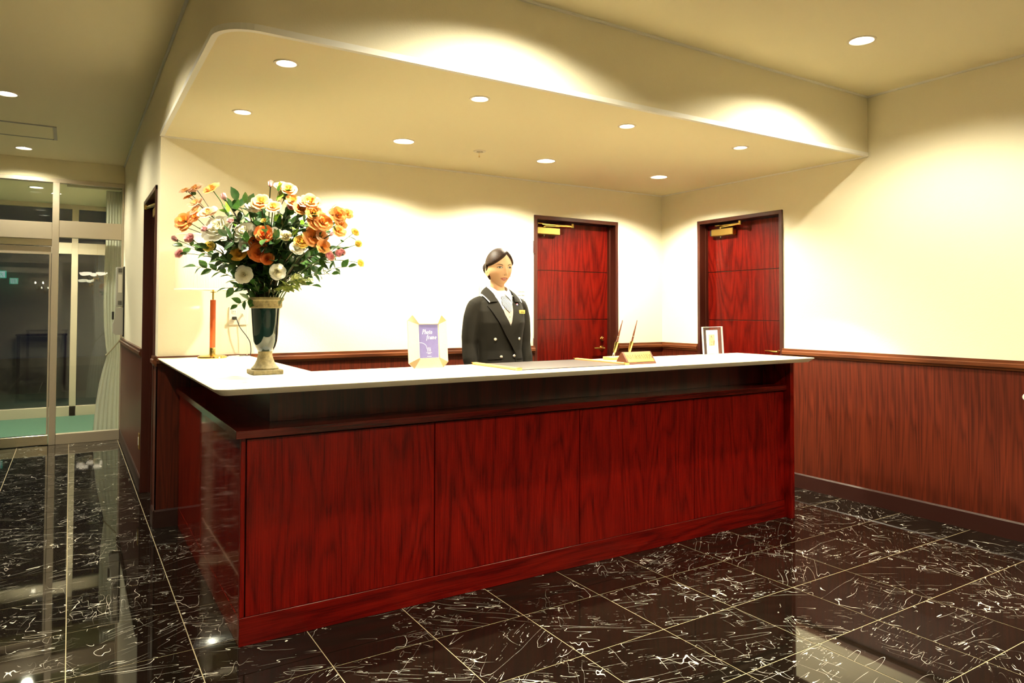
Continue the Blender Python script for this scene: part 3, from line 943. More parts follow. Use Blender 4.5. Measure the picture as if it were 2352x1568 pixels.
po = bpy.data.objects.new('lamp_light', pl); COL.objects.link(po); po.parent = lamp; po.location = (0, 0, 0.60)

# ---- wall plates and leads by the lamp
t = thing('wall_outlet', 'cream double wall outlet plate behind the vase with plugs in it', 'outlet', (0.922, YB, 1.286))
bm = BM(); box(bm, -0.060, 0.060, -0.008, 0.0, -0.059, 0.059, bev=0.003); obj('plate', bm, 'white_plastic', t)
for x, z, h in ((-0.028, 0.028, 0.014), (-0.028, -0.014, 0.014), (0.026, 0.010, 0.011)):
    bm = BM(); box(bm, x - 0.014, x + 0.014, -0.0105, -0.006, z - h, z + h, bev=0.002); f = obj('socket', bm, 'white_plastic', t)
    bm = BM(); box(bm, x - 0.007, x - 0.0045, -0.0112, -0.009, z - 0.005, z + 0.005); box(bm, x + 0.0045, x + 0.007, -0.0112, -0.009, z - 0.005, z + 0.005); obj('slot', bm, 'black_plastic', f)
cord = thing('lamp_cord', 'black plug and lead drooping from the wall outlet to the counter', 'cord', (0.894, YB - 0.02, 1.272))
bm = BM(); box(bm, -0.013, 0.013, -0.014, 0.008, -0.010, 0.010, bev=0.003); obj('plug', bm, 'black_plastic', cord)
bm = BM(); tube(bm, smooth_path([(0.010, -0.012, -0.002), (0.032, -0.02, -0.060), (0.072, -0.03, -0.118), (0.094, -0.03, -0.165), (0.094, -0.03, -0.237), (0.05, -0.05, -0.237), (-0.06, -0.09, -0.237)], 6), 0.0028, 8); obj('lead', bm, 'black_plastic', cord, 60)
cord = thing('white_cord', 'white lead hanging from the right socket of the outlet', 'cord', (0.948, YB - 0.02, 1.296))
bm = BM(); box(bm, -0.006, 0.006, -0.008, 0.008, -0.006, 0.006, bev=0.002); obj('plug', bm, 'white_plastic', cord)
bm = BM(); tube(bm, smooth_path([(0, -0.008, 0), (0.016, -0.014, -0.060), (0.022, -0.016, -0.140), (0.022, -0.02, -0.261), (-0.02, -0.05, -0.261), (-0.11, -0.13, -0.261)], 6), 0.0022, 8); obj('lead', bm, 'white_plastic', cord, 60)
t = thing('intercom', 'cream wall intercom partly hidden behind the receptionist', 'intercom', (2.845, YB, 1.450))
bm = BM(); box(bm, -0.135, 0.135, -0.018, 0, -0.07, 0.07, bev=0.004); obj('housing', bm, 'white_plastic', t)
bm = BM(); box(bm, -0.125, -0.105, -0.034, -0.018, -0.06, 0.066, bev=0.004); obj('handset', bm, 'white_plastic', t)
bm = BM(); box(bm, -0.085, 0.02, -0.021, -0.018, 0.0, 0.055, bev=0.002); obj('screen', bm, 'grey_plastic', t)
bm = BM(); box(bm, 0.100, 0.120, -0.030, -0.018, -0.05, 0.068, bev=0.003); obj('key_strip', bm, 'white_plastic', t)
t = thing('switch_plate', 'white light switch plate between intercom and door frame', 'switch', (3.098, YB, 1.458))
bm = BM(); box(bm, -0.046, 0.046, -0.008, 0, -0.056, 0.056, bev=0.003); obj('plate', bm, 'white_plastic', t)
for c in range(2):
    for r_ in range(3):
        bm = BM(); box(bm, -0.034 + c * 0.038, -0.002 + c * 0.036, -0.012, -0.008, -0.040 + r_ * 0.030, -0.016 + r_ * 0.030, bev=0.002); obj('rocker', bm, 'grey_plastic' if c == 1 and r_ == 1 else 'white_plastic', t)

# ---- lettering made of strokes: list of convex polygons on a unit-high cell
def seg_quad(p, q, w):
    p, q = Vector(p), Vector(q)
    d = (q - p).normalized()
    n_ = Vector((-d.y, d.x)) * (w / 2)
    return [p + n_, p - n_, q - n_, q + n_]
def ring_quads(cx, cy, rx, ry, tx, ty, a0=0.0, a1=2 * PI, n=18):
    out = []
    for i in range(n):
        a, b = a0 + (a1 - a0) * i / n, a0 + (a1 - a0) * (i + 1) / n
        out.append([Vector((cx + rx * math.cos(a), cy + ry * math.sin(a))), Vector((cx + rx * math.cos(b), cy + ry * math.sin(b))),
                    Vector((cx + (rx - tx) * math.cos(b), cy + (ry - ty) * math.sin(b))), Vector((cx + (rx - tx) * math.cos(a), cy + (ry - ty) * math.sin(a)))])
    return out
TK, TN, SF = 0.175, 0.085, 0.055
def ser(x, y, w=0.26):
    return [Vector((x - w / 2, y)), Vector((x + w / 2, y)), Vector((x + w / 2, y + SF)), Vector((x - w / 2, y + SF))]
def stem_(x, w=TK):
    return [seg_quad((x, 0), (x, 1), w), ser(x, 0), ser(x, 1 - SF)]
ROMAN = {
    'I': (0.34, stem_(0.17)),
    'N': (0.86, [seg_quad((0.14, 0), (0.14, 1), TN), ser(0.14, 0, 0.24), ser(0.10, 1 - SF, 0.2), seg_quad((0.14, 0.98), (0.70, 0.02), TK), seg_quad((0.70, 0), (0.70, 1), TN), ser(0.70, 1 - SF, 0.24)]),
    'F': (0.66, stem_(0.17) + [[Vector((0.17, 0.945)), Vector((0.60, 0.945)), Vector((0.60, 1.0)), Vector((0.17, 1.0))], [Vector((0.56, 0.80)), Vector((0.605, 0.80)), Vector((0.605, 1)), Vector((0.56, 1))],
                               [Vector((0.17, 0.49)), Vector((0.47, 0.49)), Vector((0.47, 0.54)), Vector((0.17, 0.54))], [Vector((0.43, 0.40)), Vector((0.475, 0.40)), Vector((0.475, 0.63)), Vector((0.43, 0.63))]]),
    'O': (0.90, ring_quads(0.44, 0.5, 0.42, 0.52, TK, TN)),
    'R': (0.80, stem_(0.17) + ring_quads(0.30, 0.745, 0.29, 0.255, TK, TN, -PI / 2, PI / 2, 10) + [[Vector((0.17, 0.945)), Vector((0.31, 0.945)), Vector((0.31, 1.0)), Vector((0.17, 1.0))], [Vector((0.17, 0.49)), Vector((0.31, 0.49)), Vector((0.31, 0.545)), Vector((0.17, 0.545))], seg_quad((0.36, 0.52), (0.70, 0.02), TK), ser(0.72, 0, 0.18)]),
    'M': (1.02, [seg_quad((0.14, 0), (0.18, 1), TN), ser(0.14, 0, 0.24), ser(0.12, 1 - SF, 0.18), seg_quad((0.19, 0.98), (0.49, 0.03), TK), seg_quad((0.50, 0.03), (0.80, 0.98), TN), seg_quad((0.82, 1), (0.86, 0), TK), ser(0.86, 0), ser(0.88, 1 - SF, 0.18)]),
    'A': (0.86, [seg_quad((0.10, 0), (0.42, 1), TN), seg_quad((0.40, 1.0), (0.74, 0), TK), ser(0.10, 0, 0.24), ser(0.74, 0), [Vector((0.2, 0.33)), Vector((0.62, 0.33)), Vector((0.62, 0.38)), Vector((0.2, 0.38))]]),
    'T': (0.78, [seg_quad((0.38, 0), (0.38, 1), TK), ser(0.38, 0), [Vector((0.04, 0.945)), Vector((0.72, 0.945)), Vector((0.72, 1)), Vector((0.04, 1))], [Vector((0.02, 0.78)), Vector((0.065, 0.80)), Vector((0.085, 1)), Vector((0.04, 1))], [Vector((0.70, 0.80)), Vector((0.745, 0.78)), Vector((0.725, 1)), Vector((0.68, 1))]]),
}
def pl_(pts, w):
    return [seg_quad(a, b, w) for a, b in zip(pts, pts[1:])]
W1, W2 = 0.12, 0.07
ITAL = {
    'P': (0.62, pl_([(0.12, 0), (0.12, 0.98)], W1) + ring_quads(0.22, 0.72, 0.30, 0.28, W1, W2, -PI / 2, PI / 2, 10) + pl_([(0.02, 0.96), (0.24, 0.965)], W2) + pl_([(0.12, 0.475), (0.24, 0.475)], W2) + pl_([(0.0, 0.03), (0.26, 0.03)], W2)),
    'h': (0.56, pl_([(0.10, 0), (0.10, 1.0)], W1) + ring_quads(0.27, 0.38, 0.17, 0.24, W1 * 0.9, W2, 0, PI, 8) + pl_([(0.39, 0.40), (0.39, 0.06), (0.47, 0.03)], W1 * 0.9)),
    'o': (0.54, ring_quads(0.24, 0.30, 0.22, 0.31, W1, W2)),
    't': (0.40, pl_([(0.15, 0.80), (0.15, 0.12), (0.22, 0.03), (0.30, 0.07)], W1) + pl_([(0.0, 0.58), (0.32, 0.58)], W2)),
    'f': (0.40, pl_([(0.06, -0.26), (0.13, -0.20), (0.15, 0.80), (0.22, 0.95), (0.34, 0.95)], W1 * 0.9) + pl_([(0.0, 0.58), (0.32, 0.58)], W2)),
    'r': (0.42, pl_([(0.10, 0), (0.10, 0.60)], W1) + pl_([(0.12, 0.45), (0.22, 0.58), (0.34, 0.58)], W1 * 0.8)),
    'a': (0.54, ring_quads(0.22, 0.28, 0.20, 0.29, W1, W2) + pl_([(0.39, 0.60), (0.39, 0.06), (0.46, 0.03)], W1)),
    'm': (0.82, pl_([(0.10, 0), (0.10, 0.60)], W1) + ring_quads(0.24, 0.38, 0.15, 0.22, W1 * 0.9, W2, 0, PI, 8) + pl_([(0.35, 0.40), (0.35, 0)], W1 * 0.9) + ring_quads(0.49, 0.38, 0.15, 0.22, W1 * 0.9, W2, 0, PI, 8) + pl_([(0.60, 0.40), (0.60, 0.06), (0.68, 0.03)], W1 * 0.9)),
    'e': (0.50, ring_quads(0.23, 0.30, 0.21, 0.31, W1, W2, 0.0, PI * 1.75, 14) + pl_([(0.06, 0.31), (0.42, 0.31)], W2)),
}
def write(bm, text, glyphs, height, x, z, y, shear=0.0, space=1.0, scale_x=1.0):
    """letters in the local XZ plane facing -Y, at depth y"""
    cx = x
    for ch in text:
        if ch == ' ':
            cx += 0.35 * height; continue
        adv, polys = glyphs[ch]
        for k, p in enumerate(polys):
            bm.faces.new([bm.verts.new((cx + (v.x + v.y * shear) * height * scale_x, y - 0.00002 * k, z + v.y * height)) for v in p])
        cx += adv * height * scale_x * space
    return cx
def text_width(text, glyphs, height, space=1.0, scale_x=1.0):
    return sum(glyphs[c][0] * height * scale_x * space for c in text)

# ---- INFORMATION sign: wooden prism with a brass plate
SX0, SX1 = 2.563, 2.772
sign = thing('information_sign', 'brass desk sign reading INFORMATION on a wooden prism', 'desk sign', ((SX0 + SX1) / 2, 2.905, ZT))
hw = (SX1 - SX0) / 2
bm = BM(); prism(bm, [(0.0, 0.0), (0.0, 0.006), (0.046, 0.066), (0.054, 0.066), (0.105, 0.0)], 'x', -hw, hw)
obj('wooden_block', bm, 'sign_wood', sign)
M_sl = Matrix.Translation((0, -0.0006, 0.006)) @ Matrix.Rotation(-math.atan2(0.046, 0.060), 4, 'X')
ln = math.hypot(0.046, 0.060)
bm = BM(); box(bm, -hw + 0.010, hw - 0.010, -0.0020, 0.0004, 0.008, ln - 0.003, bev=0.0006)
pl8 = obj('brass_plate', bm, 'brass_satin', sign); pl8.matrix_local = M_sl
bm = BM()
hgt = 0.030
wd = text_width('INFORMATION', ROMAN, hgt, 1.05, 0.72)
write(bm, 'INFORMATION', ROMAN, hgt, -wd / 2 + 0.002, 0.026, -0.0024, 0.0, 1.05, 0.72)
obj('lettering', bm, 'black_plastic', pl8)

# ---- pen stand behind the sign
pen = thing('pen_stand', 'wooden pen stand with two brown pens in gold sockets', 'pen stand', (2.86, 3.262, ZT))
bm = BM(); box(bm, -0.150, 0.125, -0.035, 0.035, 0.0, 0.020, bev=0.003); obj('base', bm, 'gold_wood', pen)
for px in (-0.096, 0.022):
    tip = Vector((px, 0, 0.019)); d = Vector((0.072, 0.0, 0.214)).normalized()
    bm = BM(); tube(bm, [tip, tip + d * 0.022, tip + d * 0.026], [0.007, 0.007, 0.004], 14); s_ = obj('swivel', bm, 'chrome', pen, 50)
    bm = BM(); tube(bm, [tip + d * 0.024, tip + d * 0.030, tip + d * 0.086, tip + d * 0.090], [0.005, 0.0085, 0.0105, 0.0115], 16); obj('socket', bm, 'brass', pen, 50)
    bm = BM(); tube(bm, [tip + d * 0.088, tip + d * 0.125, tip + d * 0.225, tip + d * 0.231], [0.0060, 0.0058, 0.0026, 0.001], 12); p_ = obj('pen', bm, 'pen_brown', pen, 50)
    bm = BM(); tube(bm, [tip + d * 0.122, tip + d * 0.127], 0.0068, 12); obj('pen_ring', bm, 'chrome', p_, 50)
M_pad = mat('dark_leather', (0.026, 0.017, 0.012), 0.42)
bump_n = noise(M_pad, position(M_pad, (30, 260, 1)), 1.0, 3.0)
bump(M_pad, bump_n, 0.15, 0.001)

# ---- desk pad with wooden side rails
pad = thing('desk_pad', 'dark leather desk pad with gold wooden rails along two sides', 'desk pad', (2.205, 3.125, ZT))
bm = BM(); box(bm, -0.345, 0.345, -0.225, 0.225, 0.0, 0.004, bev=0.001); obj('leather_sheet', bm, M_pad, pad)
for sx in (-1, 1):
    bm = BM(); box(bm, sx * 0.345 - 0.014, sx * 0.345 + 0.014, -0.232, 0.232, 0.0005, 0.013, bev=0.003); r_ = obj('side_rail', bm, 'gold_wood', pad)
    for sy in (-1, 1):
        bm = BM(); box(bm, sx * 0.345 - 0.0145, sx * 0.345 + 0.0145, sy * 0.225 - 0.008, sy * 0.225 + 0.008, 0.0004, 0.0136, bev=0.002); obj('rail_cap', bm, 'brass', r_)

# ---- large crystal photo frame with the purple card
pf = thing('photo_frame', 'clear crystal frame with cut corners and a purple card, left of the receptionist', 'photo frame', (1.535, 3.235, ZT + 0.0016))
tilt = Matrix.Rotation(-0.10, 4, 'X')
W_, H_, cut = 0.108, 0.268, 0.028
iw, ih, iz = 0.056, 0.088, 0.136
outer = [(-W_ + cut, 0.0), (W_ - cut, 0.0), (W_, cut), (W_, H_ - cut), (W_ - cut, H_), (-W_ + cut, H_), (-W_, H_ - cut), (-W_, cut)]
inner = [(-iw + 0.004, iz - ih), (iw - 0.004, iz - ih), (iw, iz - ih + 0.004), (iw, iz + ih - 0.004), (iw - 0.004, iz + ih), (-iw + 0.004, iz + ih), (-iw, iz + ih - 0.004), (-iw, iz - ih + 0.004)]
names_ = ['frame_side', 'corner_facet'] * 4
for i in range(8):
    a, b = outer[i], outer[(i + 1) % 8]
    c, d_ = inner[(i + 1) % 8], inner[i]
    bm = BM()
    f_ = [bm.verts.new((a[0], -0.004, a[1])), bm.verts.new((b[0], -0.004, b[1])), bm.verts.new((c[0], -0.016, c[1])), bm.verts.new((d_[0], -0.016, d_[1]))]
    g_ = [bm.verts.new((a[0], 0.006, a[1])), bm.verts.new((b[0], 0.006, b[1])), bm.verts.new((c[0], 0.004, c[1])), bm.verts.new((d_[0], 0.004, d_[1]))]
    bm.faces.new(f_); bm.faces.new(g_[::-1])
    for k in range(4):
        bm.faces.new((f_[k], f_[(k + 1) % 4], g_[(k + 1) % 4], g_[k]))
    o = obj('frame_side' if i % 2 == 0 else 'corner_facet', bm, 'pressed' if i % 2 == 0 else 'facet', pf)
    o.matrix_local = tilt
M['card_purple'] = speckled('purple_card', (0.135, 0.120, 0.300), (0.120, 0.105, 0.270), 40.0, 0.4)
M['ink_white'] = mat('white_print', (0.85, 0.85, 0.85), 0.5)
bm = BM(); box(bm, -iw + 0.001, iw - 0.001, -0.010, -0.006, iz - ih + 0.001, iz + ih - 0.001); bd = obj('card_border', bm, 'trim_white', pf); bd.matrix_local = tilt
bm = BM(); box(bm, -iw + 0.004, iw - 0.004, -0.0112, -0.0098, iz - ih + 0.004, iz + ih - 0.004); cd = obj('card', bm, 'card_purple', pf); cd.matrix_local = tilt
bm = BM()
write(bm, 'Photo', ITAL, 0.023, -0.036, iz + 0.036, -0.0120, 0.22, 1.0, 0.92)
write(bm, 'frame', ITAL, 0.023, -0.014, iz + 0.009, -0.0120, 0.22, 1.0, 0.92)
obj('lettering', bm, 'ink_white', cd)
bm = BM()      # emblem: curved line, three wavy strokes, short caption bars
def ribbon(pts, w):
    for a, b in zip(pts, pts[1:]):
        q = seg_quad(a, b, w)
        bm.faces.new([bm.verts.new((v.x, -0.0120, v.y)) for v in q])
ribbon([(-0.052 + 0.038 * math.sin(t), iz - 0.031 + 0.024 * math.cos(t)) for t in [i * PI / 2 / 10 for i in range(11)]], 0.0016)
for k in range(3):
    ribbon([(-0.010 + k * 0.008 + 0.0022 * math.sin(t * 5.5), iz - 0.052 + 0.020 * t) for t in [i / 8 for i in range(9)]], 0.0026)
for x_, z_, w_ in ((0.0, -0.058, 0.030), (0.0, -0.063, 0.016), (0.0, -0.077, 0.024)):
    n_ = int(w_ / 0.004)
    for k in range(n_):
        xa = x_ - w_ / 2 + k * w_ / n_
        ribbon([(xa, iz + z_), (xa + w_ / n_ * 0.75, iz + z_)], 0.0022)
obj('emblem', bm, 'ink_white', cd)
bm = BM(); prism(bm, [(0.006, 0.0), (0.085, 0.0), (0.030, 0.17), (0.022, 0.17)], 'x', -0.02, 0.02); obj('back_stand', bm, 'crystal', pf)

# ---- small crystal frame with the sepia picture
cf = thing('crystal_frame', 'clear crystal block frame with a small sepia picture', 'photo frame', (3.545, 3.185, ZT + 0.0016), 0.14)
tl = Matrix.Rotation(-0.06, 4, 'X')
for nm, b, m in (('glass_block', (-0.110, 0.110, -0.006, 0.006, 0.010, 0.190), 'crystal'),):
    bm = BM(); box(bm, *b, bev=0.002); o = obj(nm, bm, m, cf); o.matrix_local = tl
for b in ((-0.110, -0.1075, -0.0065, 0.0065, 0.010, 0.190), (0.1075, 0.110, -0.0065, 0.0065, 0.010, 0.190), (-0.110, 0.110, -0.0065, 0.0065, 0.1875, 0.190)):
    bm = BM(); box(bm, *b, bev=0.001); o = obj('polished_edge', bm, 'edge_glass', cf); o.matrix_local = tl
bm = BM(); box(bm, -0.112, 0.105, -0.030, 0.035, 0.0, 0.012, bev=0.002); obj('base', bm, 'edge_glass', cf)
bm = BM(); box(bm, -0.080, 0.045, -0.0085, -0.0065, 0.016, 0.168); pr = obj('mount', bm, 'trim_white', cf); pr.matrix_local = tl
def sepia():
    m = mat('sepia_print', (0.6, 0.35, 0.18), 0.5)
    n = noise(m, position(m, (22, 22, 14), obj_space=True), 1.0, 3.0, 0.6, 1.5)
    K(m, ramp(m, n, [(0.36, (0.22, 0.10, 0.05)), (0.46, (0.62, 0.36, 0.20)), (0.60, (0.80, 0.56, 0.36))]), BS(m).inputs['Base Color'])
    return m
M['sepia'] = sepia()
bm = BM(); box(bm, -0.055, 0.008, -0.0095, -0.0083, 0.068, 0.140); pc = obj('picture', bm, 'sepia', cf); pc.matrix_local = tl
bm = BM()
for k in range(9):
    box(bm, -0.050 + k * 0.0058, -0.046 + k * 0.0058, -0.0090, -0.0083, 0.053, 0.0548)
for k in range(4):
    box(bm, -0.036 + k * 0.0058, -0.032 + k * 0.0058, -0.0090, -0.0083, 0.046, 0.0475)
cp = obj('caption', bm, 'caption_ink', cf); cp.matrix_local = tl

# ---- small things on the walls
t = thing('wall_button', 'white round button on the right wall panelling at the picture edge', 'button', (XR - 0.007, 1.862, 0.833))
bm = BM(); tube(bm, [(0, 0, 0), (-0.012, 0, 0), (-0.020, 0, 0), (-0.024, 0, 0)], [0.020, 0.020, 0.016, 0.004], 24); obj('cap', bm, 'white_plastic', t, 40)
bm = BM(); tube(bm, [(0.0005, 0, 0), (-0.004, 0, 0)], [0.024, 0.023], 24); obj('rose', bm, 'black_plastic', t, 40)
t = thing('brass_wall_plate', 'narrow brass plate low on the left wall panelling beside the dark door', 'wall plate', (XL - 0.007, 5.93, 0.35))
bm = BM(); box(bm, -0.006, 0.0, -0.035, 0.035, -0.058, 0.058, bev=0.002); obj('plate', bm, 'brass_satin', t)
bm = BM(); box(bm, -0.009, -0.005, -0.016, 0.016, -0.030, 0.030, bev=0.002); obj('insert', bm, 'white_plastic', t)
t = thing('alarm_panel', 'grey fire alarm and intercom boxes on black board on the left wall', 'alarm panel', (XL, 8.07, 1.06))
bm = BM(); box(bm, -0.012, 0.0, -0.055, 0.055, 0.0, 0.70, bev=0.002); obj('back_board', bm, 'black_plastic', t)
bm = BM(); box(bm, -0.075, -0.012, -0.05, 0.05, 0.300, 0.695, bev=0.006); u = obj('upper_box', bm, 'grey_plastic', t)
for z0, z1, m in ((0.44, 0.62, 'white_plastic'), (0.64, 0.68, 'black_plastic'), (0.32, 0.36, 'black_plastic')):
    bm = BM()
    n_ = 1 if m == 'white_plastic' else 5
    for k in range(n_):
        box(bm, -0.058, -0.024, -0.0515, -0.0495, z0 + (z1 - z0) * k / n_, z0 + (z1 - z0) * (k + 0.6 if n_ > 1 else 1) / n_)
    obj('label_plate' if n_ == 1 else 'vent', bm, m, u)
bm = BM(); prism(bm, [(-0.012, 0.018), (-0.070, 0.018), (-0.098, 0.040), (-0.098, 0.130), (-0.078, 0.190), (-0.078, 0.290), (-0.012, 0.290)], 'y', -0.05, 0.05); l_ = obj('lower_box', bm, 'grey_plastic', t)
bm = BM(); box(bm, -0.106, -0.088, -0.03, 0.03, 0.170, 0.250, bev=0.004); obj('handset', bm, 'black_plastic', l_)

# ---- white curtain tied back in the vestibule
def curtain():
    bm = BM()
    prof = [(2.58, 0.300), (2.30, 0.302), (2.00, 0.300), (1.70, 0.292), (1.40, 0.292), (1.15, 0.300), (0.95, 0.318), (0.86, 0.330), (0.80, 0.318), (0.70, 0.292), (0.55, 0.262), (0.35, 0.236), (0.05, 0.214), (0.01, 0.212)]
    prof = [(p.x, p.y) for p in [Vector((a, b)) for a, b in prof]]
    n = 44
    rows_ = []
    for z, xl in prof:
        xr_ = 0.446
        row = []
        for i in range(n + 1):
            t_ = i / n
            amp = 0.006 * (0.45 + 0.55 * min(1, abs(z - 0.86) / 0.5))
            row.append(bm.verts.new((xl + (xr_ - xl) * t_, 8.52 + amp * math.sin(t_ * 2 * PI * 5.5) + 0.002 * math.sin(t_ * 2 * PI * 13 + z * 2), z)))
        rows_.append(row)
    for a, b in zip(rows_, rows_[1:]):
        for i in range(n):
            bm.faces.new((a[i], a[i + 1], b[i + 1], b[i]))
    bmesh.ops.subdivide_edges(bm, edges=[e for e in bm.edges if abs(e.verts[0].co.z - e.verts[1].co.z) > 0.04], cuts=1)
    return bm
cu = thing('curtain', 'white curtain tied back behind the glass front beside the left wall', 'curtain', (0, 0, 0))
obj('drape', curtain(), 'drape', cu, 80)
bm = BM(); tube(bm, smooth_path([(0.452, 8.48, 1.02), (0.40, 8.46, 0.95), (0.330, 8.455, 0.862), (0.322, 8.50, 0.858), (0.335, 8.57, 0.865), (0.42, 8.59, 0.97), (0.452, 8.58, 1.02)], 5), 0.006, 8); obj('tie_band', bm, 'tie_cord', cu, 60)
bm = BM(); tube(bm, [(-0.05, 8.52, 2.60), (0.452, 8.52, 2.60)], 0.012, 12); obj('curtain_track', bm, 'alu', cu, 60)
# ================================================================== FLOWERS IN THE VASE
def translucent(m, col, amt):
    nt = m.node_tree
    out = nt.nodes['Material Output']
    tl_ = nt.nodes.new('ShaderNodeBsdfTranslucent')
    nt.links.new(col, tl_.inputs[0])
    mx = nt.nodes.new('ShaderNodeMixShader')
    mx.inputs[0].default_value = amt
    nt.links.new(nt.nodes['Principled BSDF'].outputs[0], mx.inputs[1])
    nt.links.new(tl_.outputs[0], mx.inputs[2])
    nt.links.new(mx.outputs[0], out.inputs[0])
def petal_mat(name, inner, outer):
    m = mat(name, outer, 0.6, spec=0.3)
    at_ = N(m, 'ShaderNodeAttribute'); at_.attribute_name = 'depth'
    K(m, mixc(m, at_.outputs['Fac'], inner, outer), BS(m).inputs['Base Color'])
    translucent(m, mixc(m, at_.outputs['Fac'], inner, outer), 0.42)
    return m
PM = {
    'orange': petal_mat('orange_petals', (0.90, 0.30, 0.010), (0.92, 0.45, 0.14)),
    'rust': petal_mat('deep_orange_petals', (0.80, 0.17, 0.012), (0.85, 0.27, 0.06)),
    'blush': petal_mat('blush_petals', (0.92, 0.50, 0.08), (0.93, 0.66, 0.48)),
    'white': petal_mat('white_petals', (0.92, 0.86, 0.55), (0.94, 0.92, 0.82)),
    'cream': petal_mat('cream_petals', (0.82, 0.70, 0.34), (0.88, 0.80, 0.55)),
    'yellow': petal_mat('yellow_petals', (0.92, 0.66, 0.05), (0.93, 0.80, 0.28)),
    'gold': petal_mat('golden_petals', (0.88, 0.50, 0.03), (0.90, 0.58, 0.12)),
    'pink': petal_mat('pink_petals', (0.88, 0.33, 0.36), (0.93, 0.62, 0.60)),
}
PM['pinkbud'] = PM['pink']
def rose_mesh(seed, openness, layers):
    """rose of unit radius, axis +Z, base at z=-0.55"""
    rnd = random.Random(seed)
    bm = BM()
    lay = bm.verts.layers.float.new('depth')
    NU, NV = 5, 4
    for li, (npet, rad, hgt, lean, wid) in enumerate(layers):
        dep = li / max(1, len(layers) - 1)
        a0 = rnd.uniform(0, 6.28)
        for k in range(npet):
            a = a0 + 2 * PI * k / npet + rnd.uniform(-0.15, 0.15)
            hh = hgt * rnd.uniform(0.9, 1.1)
            rr = rad * rnd.uniform(0.93, 1.07)
            grid = []
            for j in range(NV + 1):
                v = j / NV
                prof = math.sin(min(1.0, v * 1.12 + 0.02) * PI / 2) ** 0.8
                r_ = rr * (0.12 + 0.88 * prof) * (1 + lean * max(0, v - 0.55) * 1.6)
                z_ = -0.55 + (hh + 0.55) * (v ** 1.15) - lean * 0.55 * max(0, v - 0.6) ** 1.5
                row = []
                for i in range(NU + 1):
                    u = (i / NU) * 2 - 1
                    w_ = wid * (math.sin(min(1, 0.18 + v * 0.9) * PI * 0.62))
                    edge = abs(u) ** 2.2
                    cup = 1.0 - 0.10 * edge + 0.04 * math.sin(u * 3 + li + k)
                    zz = z_ - 0.16 * edge * v + 0.035 * math.sin(u * 4 + k * 2 + li)
                    aa = a + u * w_
                    x_, y_ = r_ * cup * math.cos(aa), r_ * cup * math.sin(aa)
                    if v > 0.8:        # rolled lip
                        x_ *= 1 + 0.10 * openness * lean; y_ *= 1 + 0.10 * openness * lean
                    vert = bm.verts.new((x_, y_, zz))
                    vert[lay] = min(1.0, 0.15 + 0.85 * dep * (0.55 + 0.45 * v))
                    row.append(vert)
                grid.append(row)
            for j in range(NV):
                for i in range(NU):
                    bm.faces.new((grid[j][i], grid[j][i + 1], grid[j + 1][i + 1], grid[j + 1][i]))
    me = bpy.data.meshes.new('rose')
    bm.to_mesh(me); bm.free()
    me.shade_smooth()
    return me
FULL = [(3, 0.13, 0.42, 0.0, 1.25), (4, 0.26, 0.44, 0.05, 1.00), (5, 0.42, 0.40, 0.15, 0.88), (5, 0.60, 0.32, 0.35, 0.82), (6, 0.80, 0.18, 0.55, 0.72), (6, 0.94, -0.02, 0.75, 0.70)]
OPEN = [(5, 0.16, 0.20, 0.2, 0.8), (5, 0.45, 0.22, 0.45, 0.80), (6, 0.75, 0.10, 0.75, 0.70), (6, 0.96, -0.06, 0.9, 0.68)]
CUP = [(3, 0.15, 0.46, 0.0, 1.3), (4, 0.32, 0.46, 0.0, 1.05), (5, 0.52, 0.42, 0.08, 0.95), (5, 0.74, 0.34, 0.18, 0.90), (5, 0.92, 0.22, 0.30, 0.82)]
BUD = [(3, 0.22, 0.95, -0.25, 1.3), (4, 0.42, 0.92, -0.22, 1.1), (4, 0.60, 0.80, -0.12, 1.05)]
SHAPES = {'full': [rose_mesh(s, 1.0, FULL) for s in (1, 2, 3)], 'open': [rose_mesh(s, 1.0, OPEN) for s in (11, 12, 13)], 'cup': [rose_mesh(s, 0.6, CUP) for s in (21, 22)], 'bud': [rose_mesh(31, 0.2, BUD)]}
KIND_SHAPE = {'orange': 'open', 'rust': 'full', 'blush': 'open', 'white': 'full', 'cream': 'cup', 'yellow': 'cup', 'gold': 'full', 'pink': 'cup', 'pinkbud': 'bud'}
BLOOM = {}
for kd, shp in KIND_SHAPE.items():
    for i, me in enumerate(SHAPES[shp]):
        c = me.copy(); c.name = 'bloom'; c.materials.append(PM[kd])
        BLOOM.setdefault(kd, []).append(c)
def leaf_mesh(bend, wid):
    """leaf of unit length along +X, face up +Z"""
    bm = BM()
    prof = [(0.0, 0.02), (0.12, 0.16), (0.30, 0.27), (0.50, 0.28), (0.72, 0.19), (0.90, 0.07), (1.0, 0.0)]
    L_, C_, R_ = [], [], []
    for x, w in prof:
        z = -bend * x * x
        C_.append(bm.verts.new((x, 0, z)))
        if w > 0:
            L_.append(bm.verts.new((x, w * wid, z + w * 0.30))); R_.append(bm.verts.new((x, -w * wid, z + w * 0.30)))
    n = len(L_)
    for i in range(n - 1):
        bm.faces.new((C_[i], C_[i + 1], L_[i + 1], L_[i])); bm.faces.new((R_[i], R_[i + 1], C_[i + 1], C_[i]))
    bm.faces.new((C_[n - 1], C_[n], L_[n - 1])); bm.faces.new((R_[n - 1], C_[n], C_[n - 1]))
    me = bpy.data.meshes.new('leaf'); bm.to_mesh(me); bm.free(); me.shade_smooth()
    return me
def leaf_mat(name, c, d, rough=0.32):
    m = mat(name, c, rough, spec=0.5)
    n = noise(m, position(m, obj_space=True), 4.0, 2.0)
    col = ramp(m, n, [(0.35, d), (0.65, c)])
    K(m, col, BS(m).inputs['Base Color'])
    translucent(m, col, 0.25)
    return m
